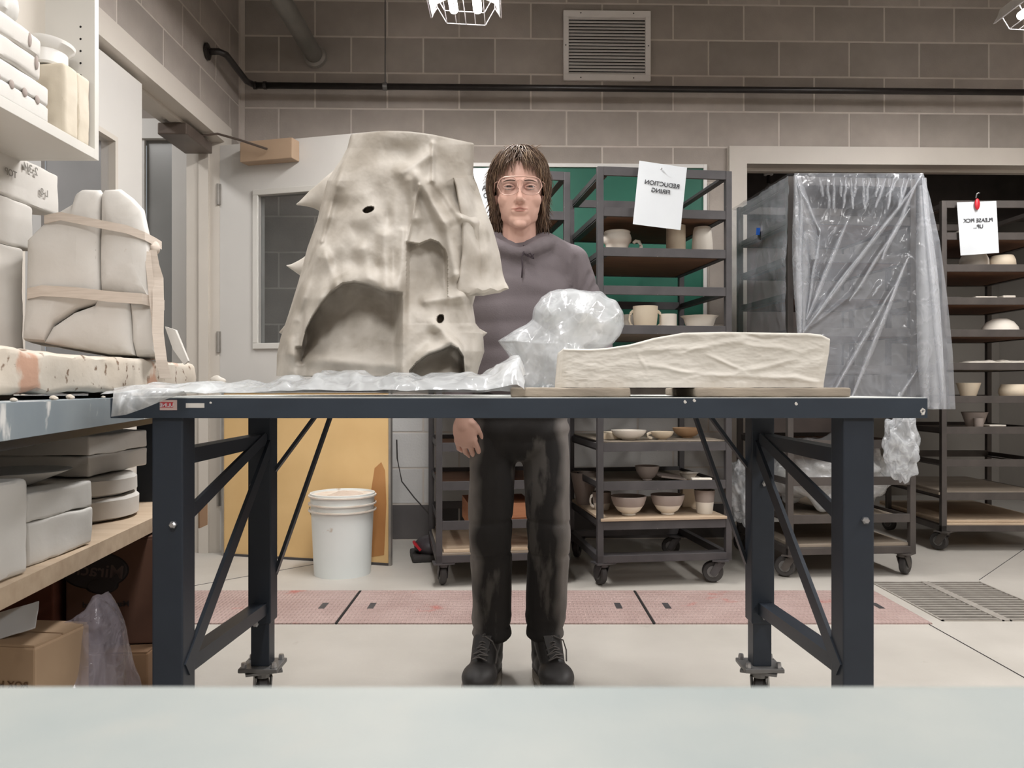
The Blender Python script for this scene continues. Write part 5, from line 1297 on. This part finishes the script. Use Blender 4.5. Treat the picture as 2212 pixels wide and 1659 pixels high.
b.cap((hx, YP-.080, hz+.004), (hx, YP-.101, hz-.037), .0068, .0100)            # nose
b.ell((hx, YP-.071, hz-.064), (.026, .0125, .020), seg=18)                      # mouth mound
b.ell((hx, YP-.062, hz-.102), (.019, .015, .013), seg=18)                      # chin
# neck and trunk
b.cap((hx, YP+.018, hz-.05), (hx, YP+.03, hz-.19), .050, .056)
tr = [(hz-.20, .09, .06), (hz-.26, .15, .08), (hz-.36, .155, .095), (hz-.48, .145, .095), (hz-.58, .135, .09), (hz-.66, .128, .085)]
for z, rx, ry in tr: b.ell((hx, YP+.03, z), (rx, ry, .09), seg=26)
# legs
HL, HR = Q(1066, 930, .02), Q(1178, 930, .02)
KL, KR = Q(1060, 1160, .0), Q(1186, 1155, .0); AL, AR = Q(1060, 1400, .02), Q(1182, 1398, .02)
for a, k, f in ((HL, KL, AL), (HR, KR, AR)):
    b.cap(a, k, .068, .048); b.cap(k, f, .046, .032); b.cap(f, f+Vector((0, -.03, -.035)), .028, .022)
# arms: image-left arm hangs, image-right arm bends forward to rest on the bench
SL, SR = Q(1006, 572, .03), Q(1234, 572, .03)
EL, ER = Q(968, 730, .05), Q(1282, 712, .03)
WL = Q(1001, 897, -.03); WR = Vector((.235, 2.115, .885))
for s_, e_2, w_ in ((SL, EL, WL), (SR, ER, WR)):
    b.cap(s_, e_2, .044, .036); b.cap(e_2, w_, .036, .0235)
def hand(wp, dirv, palm_n, thumb_side, curl, sc_=1.0):
    """wp wrist; dirv towards the fingers; palm_n out of the back of the hand; thumb_side unit vector"""
    d = dirv.normalized(); n_ = palm_n.normalized(); t = thumb_side.normalized()
    rot = Matrix((t, n_, d)).transposed().to_quaternion()
    b.ell(wp+d*.045*sc_, (.040*sc_, .0165*sc_, .052*sc_), rot=rot, seg=22)
    b.ell(wp+d*.072*sc_, (.040*sc_, .0135*sc_, .020*sc_), rot=rot, seg=18)
    b.cap(wp-d*.01, wp+d*.03*sc_, .023, .024*sc_)
    tips = []
    for k, (off, L0) in enumerate(((.029, .074), (.0095, .082), (-.0105, .077), (-.029, .060))):
        p = wp+d*(.082-.004*abs(k-1.2))*sc_+t*off*sc_; a = 0; seg = [.44, .32, .24]; r_ = .0088-.0007*(k == 3)
        for q_, sg in enumerate(seg):
            a += curl[q_]+.05*k
            dd = (d*math.cos(a)-n_*math.sin(a)+t*(-.10*(k-1.5) if q_ == 0 else 0)).normalized(); p2 = p+dd*L0*sg*sc_
            b.cap(p, p2, r_, r_-.0007, n=10); b.ell(p, (r_*1.08,)*3, seg=10); p = p2; r_ -= .0007
        tips.append((p, dd))
    p = wp+d*.028*sc_+t*.030*sc_; dd = (d*.75+t*.50-n_*.35).normalized(); b.cap(wp+d*.02*sc_+t*.012, p, .015, .0125)
    p2 = p+dd*.034*sc_; b.cap(p, p2, .0115, .0098); dd2 = (d*.95+t*.05-n_*.35).normalized(); b.cap(p2, p2+dd2*.028*sc_, .0098, .008)
    return tips
# right hand of the picture's left side: back of the hand to us, fingers down and curled inward
hand(WL, Vector((.10, -.05, -1)), Vector((-.45, -1, 0)), Vector((.88, -.42, .06)), (.35, .55, .45), 1.0)
hand(WR, Vector((-.25, -1, -.12)), Vector((0, -.1, 1)), Vector((-1, .22, 0)), (.10, .22, .18), .98)
def facepost(co, no):
    x = co[:, 0]-hx; y = co[:, 1]-YP; z = co[:, 2]-hz
    def g(cx, cz, sx, sz): return np.exp(-((x-cx)/sx)**2-((z-cz)/sz)**2)*(y < -.03)
    d = np.zeros(len(co))
    for s in (-1, 1):
        d += .0060*g(s*.017, -.001, .009, .009); d += .0035*g(s*.031, .003, .014, .006)
        d += .0045*g(s*.006, -.047, .0035, .0030)      # nostrils
        d += .003*g(s*.050, -.052, .012, .02)
    d += .0028*g(0, -.0655, .024, .0016); d += .0022*g(0, -.052, .005, .006); d += .003*g(0, -.083, .020, .005)
    d -= .0022*g(0, -.0605, .017, .0035); d -= .0030*g(0, -.071, .015, .0040)
    co = co.copy(); co[:, 1] += d
    return co
me = remesh(b, .0032, 4, facepost)
body = link('body', me, skin, per, smooth=True)
# facial features
for s in (-1, 1):
    e = MB().ell((0, 0, 0), (.0118, .0115, .0115), seg=20).build('eyeball', eyew, per, loc=(hx+s*.0315, YP-.0675, hz), smooth=True)
    MB().lathe([(.0001, -.0124), (.0030, -.0121), (.0062, -.0104), (.0062, -.0090)], n=18, axis='y').build('iris', eyed, e, smooth=True)
    for (zz, ht, cr) in ((.0072, .0042, .0040), (-.0070, .0028, -.0030)):
        m = MB(); m.grid(lambda u, v: Vector((hx+s*.031+(u-.5)*.031, YP-.0800-.0030*math.sin(PI*u)+.006*abs(2*u-1)**2, hz+zz*math.sin(PI*u)**.7*.75+(v-.5)*ht)), 12, 4)
        o = m.build('eyelid', skin, per, smooth=True); o.modifiers.new('s', 'SOLIDIFY').thickness = .003
    m = MB(); m.tube([(hx+s*(.013+.036*t), YP-.0895+.013*t*t, hz+.0155+.004*math.sin(PI*t*.8)-.004*t) for t in [k/8 for k in range(9)]], [.002, .0036, .004, .004, .0038, .0034, .0028, .002, .001], 6, flat=.5)
    m.build('eyebrow', hairm, per, smooth=True)
m = MB()
for zz, r0, w_ in ((-.0618, .0021, .024), (-.0685, .0027, .020)):
    m.tube([(hx+w_*(2*t-1), YP-.0862+.011*(2*t-1)**2, hz+zz+(.0012*math.cos(4*PI*t) if zz > -.065 else -.001)-.0022*(2*t-1)**2*(1 if zz > -.065 else -1)*.8) for t in [k/10 for k in range(11)]], [.0006]+[r0*math.sin(PI*max(.12, min(.88, k/10)))*1.0 for k in range(1, 10)]+[.0006], 8, flat=.9)
m.build('lips', lipm, per, smooth=True)
# glasses
gl = MB(); GZ = hz+.002; GY = YP-.102
def rim(s):
    pts = []
    for k in range(25):
        a = 2*PI*k/24; c_, s__ = math.cos(a), math.sin(a)
        x = .0285*math.copysign(abs(c_)**.8, c_); z = .024*math.copysign(abs(s__)**.85, s__)-.006
        x += .004*(-z/.024)*(-s)*0
        pts.append((hx+s*.0345+x+(-s*.004 if z < -.01 else 0), GY+.010*((.0345+s*x)/.064)**2, GZ+z+(.003 if z > .01 else 0)))
    return pts
for s in (-1, 1): gl.tube(rim(s), .0015, 6, caps=False)
gl.tube([(hx-.045+.09*t, GY-.001+.008*abs(2*t-1)**2, GZ+.0215) for t in [k/8 for k in range(9)]], .0021, 6)
gl.tube([(hx-.008, GY, GZ+.009), (hx, GY-.003, GZ+.012), (hx+.008, GY, GZ+.009)], .001, 6)
for s in (-1, 1):
    gl.tube([(hx+s*.064, GY+.012, GZ+.010), (hx+s*.071, GY+.022, GZ+.008), (hx+s*.074, GY+.06, GZ+.0), (hx+s*.075, YP+.01, GZ-.004)], .0012, 6)
go = gl.build('glasses', wire, per, smooth='auto')
for s in (-1, 1):
    m = MB(); m.b.faces.new([m.b.verts.new(Vector(p)) for p in rim(s)[:-1]]); m.build('lens', lens, go)
# ---------------------------------------------------------------- hair
random.seed(11)
EC = Vector((hx, YP+.020, hz+.036)); ER_ = Vector((.0775, .099, .102))
m = MB(); m.ell(EC, ER_, seg=40)
for v in m.b.verts:      # open the cap over the face
    q = v.co-EC
    if q.y < -.03 and q.z < .046: v.co.y += min(.07, (.046-q.z)*1.9)
    if q.z < -.02: v.co.x = EC.x+q.x*.90
    v.co += noise.noise_vector(v.co*40)*.004
m.build('hair_cap', mk('dark_hair', (58, 44, 36), (76, 58, 46), 40, .6, spec=.2), per, smooth=True)
def clump(m, th, ph, length, r0, drift, lift=.0, end_out=.0, wig=.010):
    p = Vector((math.sin(th)*math.cos(ph)*ER_.x, math.sin(th)*math.sin(ph)*ER_.y, math.cos(th)*ER_.z))
    pts = []; n_ = 9; sd = random.random()*50; cur = p*1.0
    for k in range(n_):
        t = k/(n_-1)
        q = cur.copy(); nr = Vector((q.x/ER_.x**2, q.y/ER_.y**2, q.z/ER_.z**2)).normalized()
        w_ = EC+q+nr*(.003+.006*math.sin(PI*t)+lift*t)
        w_ += Vector((noise.noise(Vector((sd, t*2.2, 0))), noise.noise(Vector((sd, t*2.2, 9))), noise.noise(Vector((sd, t*2.2, 17)))*.5))*wig*t
        pts.append(w_)
        down = Vector((0, 0, -1)); tg = down-nr*down.dot(nr)
        if tg.length < .25: tg = Vector((math.cos(ph), math.sin(ph), -.3))
        tg = (tg.normalized()+drift*(.4+t)).normalized()
        if q.z < -.035: tg = (Vector((0, 0, -1))+Vector((math.copysign(end_out, q.x), .15*end_out, 0))*t+drift*.3).normalized()
        cur = cur+tg*length/(n_-1)
        # stay outside the skull
        e_3 = math.sqrt((cur.x/ER_.x)**2+(cur.y/ER_.y)**2+(cur.z/ER_.z)**2)
        if e_3 < 1 and cur.z > -.05: cur = cur/e_3
        if e_3 > 1.05 and cur.z > -.05: cur = cur/e_3*1.05
        if cur.z <= -.05:
            rr = math.hypot(cur.x/ER_.x, cur.y/ER_.y)
            if rr < .74: cur.x *= .74/rr; cur.y *= .74/rr
            if rr > .90: cur.x *= .90/rr; cur.y *= .90/rr
    m.tube(pts, [r0*(1-.15*t-.80*t*t) for t in [k/(n_-1) for k in range(n_)]], 5, flat=.45)
hm = MB(); hl = MB()
for i in range(2300):
    ph = random.uniform(0, 2*PI); th = abs(random.gauss(0, .62)) if i % 2 else random.uniform(.2, 1.75)
    fx, fy = math.cos(ph)*math.sin(th), math.sin(ph)*math.sin(th); front = math.sin(ph) < -.12; cx_ = abs(math.cos(ph))
    if th > 1.1 and fy < -.35 and abs(fx) < .85: continue
    zs = math.cos(th)*ER_.z
    if front:
        # fringe: ends higher in the middle, longer over the temples
        tgt = (.026 if cx_ < .22 else (.006 if cx_ < .55 else (-.012 if cx_ < .8 else -.09)))+random.uniform(-.012, .016); ln = max(.015, (zs+.010-tgt)*1.2+.014*random.random()); dr = Vector((fx*.5+.25*math.copysign(1, fx)+random.gauss(0, .25), 0, 0))
        clump(hm if random.random() < .8 else hl, th, ph, ln, random.uniform(.0011, .0022), dr, random.uniform(0, .008), 0, .014)
    else:
        side = abs(fx) > .45
        ln = (zs+.095+(.035 if fy > 0 else -.01))*1.15+random.uniform(-.03, .03)
        if fy < .0 and side: ln = (zs+.10)*1.1
        ln = max(.05, min(.27, ln))
        clump(hm if random.random() < .86 else hl, th, ph, ln, random.uniform(.0012, .0024), Vector((random.gauss(0, .16), random.gauss(.05, .12), 0)), random.uniform(0, .010), random.uniform(0, .10), .018)
# side locks that show beside the neck
for s in (-1, 1):
    for k in range(170):
        x = s*random.uniform(.048, .068); y = random.uniform(.005, .06); z0_ = hz-.02+random.uniform(-.02, .03); L_ = random.uniform(.055, .105)*(1.0 if s > 0 else .95)
        o_ = s*random.uniform(-.004, .012)+(s*.004); sd = random.random()*30
        hm.tube([(hx+x+o_*t*t*1.4-s*.012*max(0, t-.6)+.006*noise.noise(Vector((sd, t*3, 0))), YP+y+.01*noise.noise(Vector((sd, t*3, 5))), z0_-L_*t) for t in [q/6 for q in range(7)]], [.002, .0022, .0022, .002, .0017, .0012, .0004], 5, flat=.5)
for s in (-1, 1):
    for k in range(90):
        a0 = random.uniform(-.3, .5); z0_ = hz+random.uniform(-.05, .055); L_ = random.uniform(.04, .085); sd = random.random()*40; fl = random.uniform(.004, .026)*(1.15 if s < 0 else 1)
        (hl if k % 6 == 0 else hm).tube([(hx+s*(.070+.006*math.cos(a0)+fl*t**1.5)+.005*noise.noise(Vector((sd, t*3, 0))), YP+.01+.05*a0+.008*noise.noise(Vector((sd, t*2, 5))), z0_-L_*t) for t in [q/6 for q in range(7)]], [.0008, .0016, .0019, .0018, .0014, .0009, .0003], 5, flat=.5)
# wind-blown wing on the picture's left and stray top hairs
for k in range(70):
    z0_ = hz+random.uniform(.018, .075); sd = random.random()*30; L_ = random.uniform(.020, .048)
    (hl if k % 3 == 0 else hm).tube([(hx-.066-L_*t, YP+.0+.02*t-.01*random.random(), z0_+.006*math.sin(t*2.4)-.020*t*t+.010*noise.noise(Vector((sd, t*2, 0)))*t) for t in [q/5 for q in range(6)]], [.0018, .0018, .0015, .0012, .0008, .0003], 5, flat=.5)
for k in range(40):
    sd = random.random()*30; x = random.uniform(-.03, .045); L_ = random.uniform(.015, .035); s = random.choice((-1, 1))
    hl.tube([(hx+x+s*L_*.7*t*t, YP-.01-.02*t, hz+.115+L_*t-.012*t*t) for t in [q/5 for q in range(6)]], [.0016, .0015, .0012, .001, .0007, .0003], 5)
hm.build('hair', mk('mid_hair', (74, 58, 48), (104, 82, 66), 60, .5, spec=.25), per, smooth=True)
hl.build('hair_highlights', mk('light_hair', (118, 96, 76), (150, 126, 102), 60, .5, spec=.25), per, smooth=True)
# ---------------------------------------------------------------- hoodie
b = MB()
ZS = Q(0, 545).z
for z, rx, ry, cy in ((ZS-.02, .125, .075, .035), (ZS-.06, .160, .095, .03), (ZS-.12, .166, .110, .02), (ZS-.18, .166, .115, .018), (ZS-.25, .168, .115, .018), (ZS-.32, .166, .115, .018), (ZS-.36, .166, .118, .018)):
    b.ell((hx, YP+cy, z), (rx, ry, .10 if z < ZS-.1 else .085), seg=32)
b.cap((hx-.08, YP+.035, ZS+.0), (hx+.08, YP+.035, ZS+.0), .052, .052)
for s, sh, el, wr in ((-1, SL, EL, WL), (1, SR, ER, WR)):
    b.cap((hx+s*.075, YP+.035, ZS+.022), sh+Vector((s*-.008, 0, -.003)), .048, .060)
    b.cap(sh, el, .060, .054); b.cap(el, wr+(el-wr).normalized()*.035, .055, .041)
    q_ = wr+(el-wr).normalized()*.045; b.cap(q_, q_+(el-wr).normalized()*.03, .036, .04)
# hood lying round the neck
nz = P(0, 506, YP-.08).z
for k in range(26):
    a = -PI*.5+PI*2*k/26; x, y = .088*math.cos(a), .085*math.sin(a)
    zz = nz-.005+.035*(math.sin(a))*.5-.028*max(0, -math.sin(a))**4
    b.ell((hx+x*1.02, YP+.022+y, zz), (.026, .026, .022+.012*max(0, math.sin(a))), seg=14)
b.ell((hx, YP+.11, nz-.02), (.10, .05, .06), seg=24)
for s in (-1, 1): b.cap((hx+s*.055, YP-.03, nz-.03), (hx+s*.115, YP+.035, nz-.022), .022, .024)
def wr_(amp, fr, st=(1, 1, 1), fold=None):
    def post(co, no):
        out = co.copy()
        for i in range(len(co)):
            v = Vector((co[i][0]*fr*st[0], co[i][1]*fr*st[1], co[i][2]*fr*st[2]))
            d = amp*(noise.noise(v)+.5*noise.noise(v*2.3))
            if fold: d += fold(co[i][0], co[i][1], co[i][2])
            out[i] += no[i]*d
        return out
    return post
def hfold(x, y, z):
    d = 0
    # pulls from the armpit on the picture's right, pocket edge
    for (x0, z0_, x1, z1, w_, a) in ((P(1240, 0, YP).x, Q(0, 560).z, P(1236, 0, YP).x, Q(0, 660).z, .008, -.009), (P(1250, 0, YP).x, Q(0, 640).z, P(1275, 0, YP).x, Q(0, 590).z, .007, -.010), (P(1262, 0, YP).x, Q(0, 650).z, P(1288, 0, YP).x, Q(0, 610).z, .007, -.008), (P(1080, 0, YP).x, Q(0, 600).z, P(1200, 0, YP).x, Q(0, 640).z, .02, .004)):
        ds, t = segdist(x, z, x0, z0_, x1, z1); d += a*math.exp(-(ds/w_)**2)
    return d
me = remesh(b, .0065, 5, wr_(.005, 10, (1, 1, .5), hfold)); link('hoodie', me, hoodm, per, smooth=True)
m = MB(); cz = P(0, 532, YP-.09).z; yf = YP-.088
m.tube([(hx+.012, yf+.030, cz+.008), (hx+.014, yf+.010, cz-.008), (hx+.006, yf+.0, cz-.03), (hx+.008, yf-.008, cz-.06), (hx+.006, yf-.006, cz-.09)], .0024, 6)
m.tube([(hx+.014, yf+.004, cz-.02), (hx+.030, yf-.006, cz-.03), (hx+.042, yf-.006, cz-.022), (hx+.036, yf-.006, cz-.034), (hx+.018, yf-.004, cz-.026), (hx+.030, yf-.008, cz-.020), (hx+.040, yf-.004, cz-.036)], .0024, 6)
m.build('drawstring', mk('drawstring_dark', (58, 48, 54), None, rough=.8), per, smooth=True)
# ---------------------------------------------------------------- jeans
b = MB()
for z, rx, ry in ((.84, .148, .10), (.79, .153, .105), (.74, .152, .106), (.70, .140, .09)): b.ell((hx+.001, YP+.02, z), (rx, ry, .06), seg=30)
def legs(c, k, a, s):
    A_ = Q(c, 960, .02); K_ = Q(k, 1160, .0); F_2 = Q(a, 1345, .02)
    b.cap(A_+Vector((0, 0, .05)), K_, .074, .064); b.cap(K_, F_2, .064, .058)
    b.ell(K_+Vector((0, -.008, .0)), (.062, .063, .10), seg=20)
    for q in range(5): b.ell(F_2+Vector((0, 0, -.006*q-.008)), (.055+.001*q, .064+.001*q, .02), seg=24)
legs(1066, 1059, 1063, -1); legs(1176, 1187, 1177, 1)
def jfold(x, y, z):
    d = 0
    for zz, a, w_ in ((Q(0, 1120).z, -.0035, .006), (Q(0, 1190).z, -.004, .006), (Q(0, 1330).z, .002, .010), (Q(0, 1352).z, -.003, .006)):
        q = z-zz-.25*(x-hx)*(1 if x < hx else -1)*.3; d += a*math.exp(-(q/w_)**2)
    return d
me = remesh(b, .0065, 3, wr_(.0045, 16, (1, 1, .45), jfold)); link('jeans', me, jeanm, per, smooth=True)
# ---------------------------------------------------------------- boots
def boot(cx, yaw, nm):
    e = MB()
    e.ell((0, -.085, .045), (.050, .075, .036), seg=24); e.ell((0, .0, .05), (.042, .075, .045), seg=24); e.ell((0, .055, .055), (.040, .045, .05), seg=24)
    e.cap((0, .03, .06), (0, .04, .135), .044, .046); e.cap((0, -.05, .06), (0, .01, .11), .036, .042)
    e.bb((-.036, -.13, .014), (.036, .07, .03))
    me = remesh(e, .004, 5)
    o = link('boot', me, bootm, per, loc=(cx, YP-.015, .0), rot=(0, 0, yaw), smooth=True)
    s_ = MB(); prf = []
    for k in range(36):
        a = 2*PI*k/36; y = -.037+.132*math.sin(a); w2 = .054*abs(math.cos(a))**.7*(1.0 if y < -.03 else .88); x = math.copysign(w2, math.cos(a)); prf.append((x, y, .0))
    s_.poly(prf, .020, axis=(0, 0, 1)).build('sole', solem, o)
    l_ = MB()
    for k in range(5):
        t = k/4; y = -.088+.060*t; z = .097+.040*t
        l_.tube([(-.022, y, z-.008), (0, y-.006, z+.003), (.022, y, z-.008)], .002, 6); l_.tube([(-.022, y, z-.008), (0, y+.004, z+.006), (.022, y+.014, z+.002)], .002, 6)
    l_.tube([(.006, -.034, .140), (.03, -.05, .132), (.042, -.04, .10), (.040, -.05, .07)], .0022, 6); l_.build('laces', mk('lace_%d' % int(cx*1000), (96, 92, 90), None, rough=.8), o)
    MB().poly([(-.018, -.078, .088), (.018, -.078, .088), (.024, -.028, .138), (-.024, -.028, .138)], .006, axis=(0, -.6, .7)).build('tongue', rubber, o)
    return o
boot(Q(1050, 0).x, -.18, 'a'); boot(Q(1185, 0).x, .20, 'b')
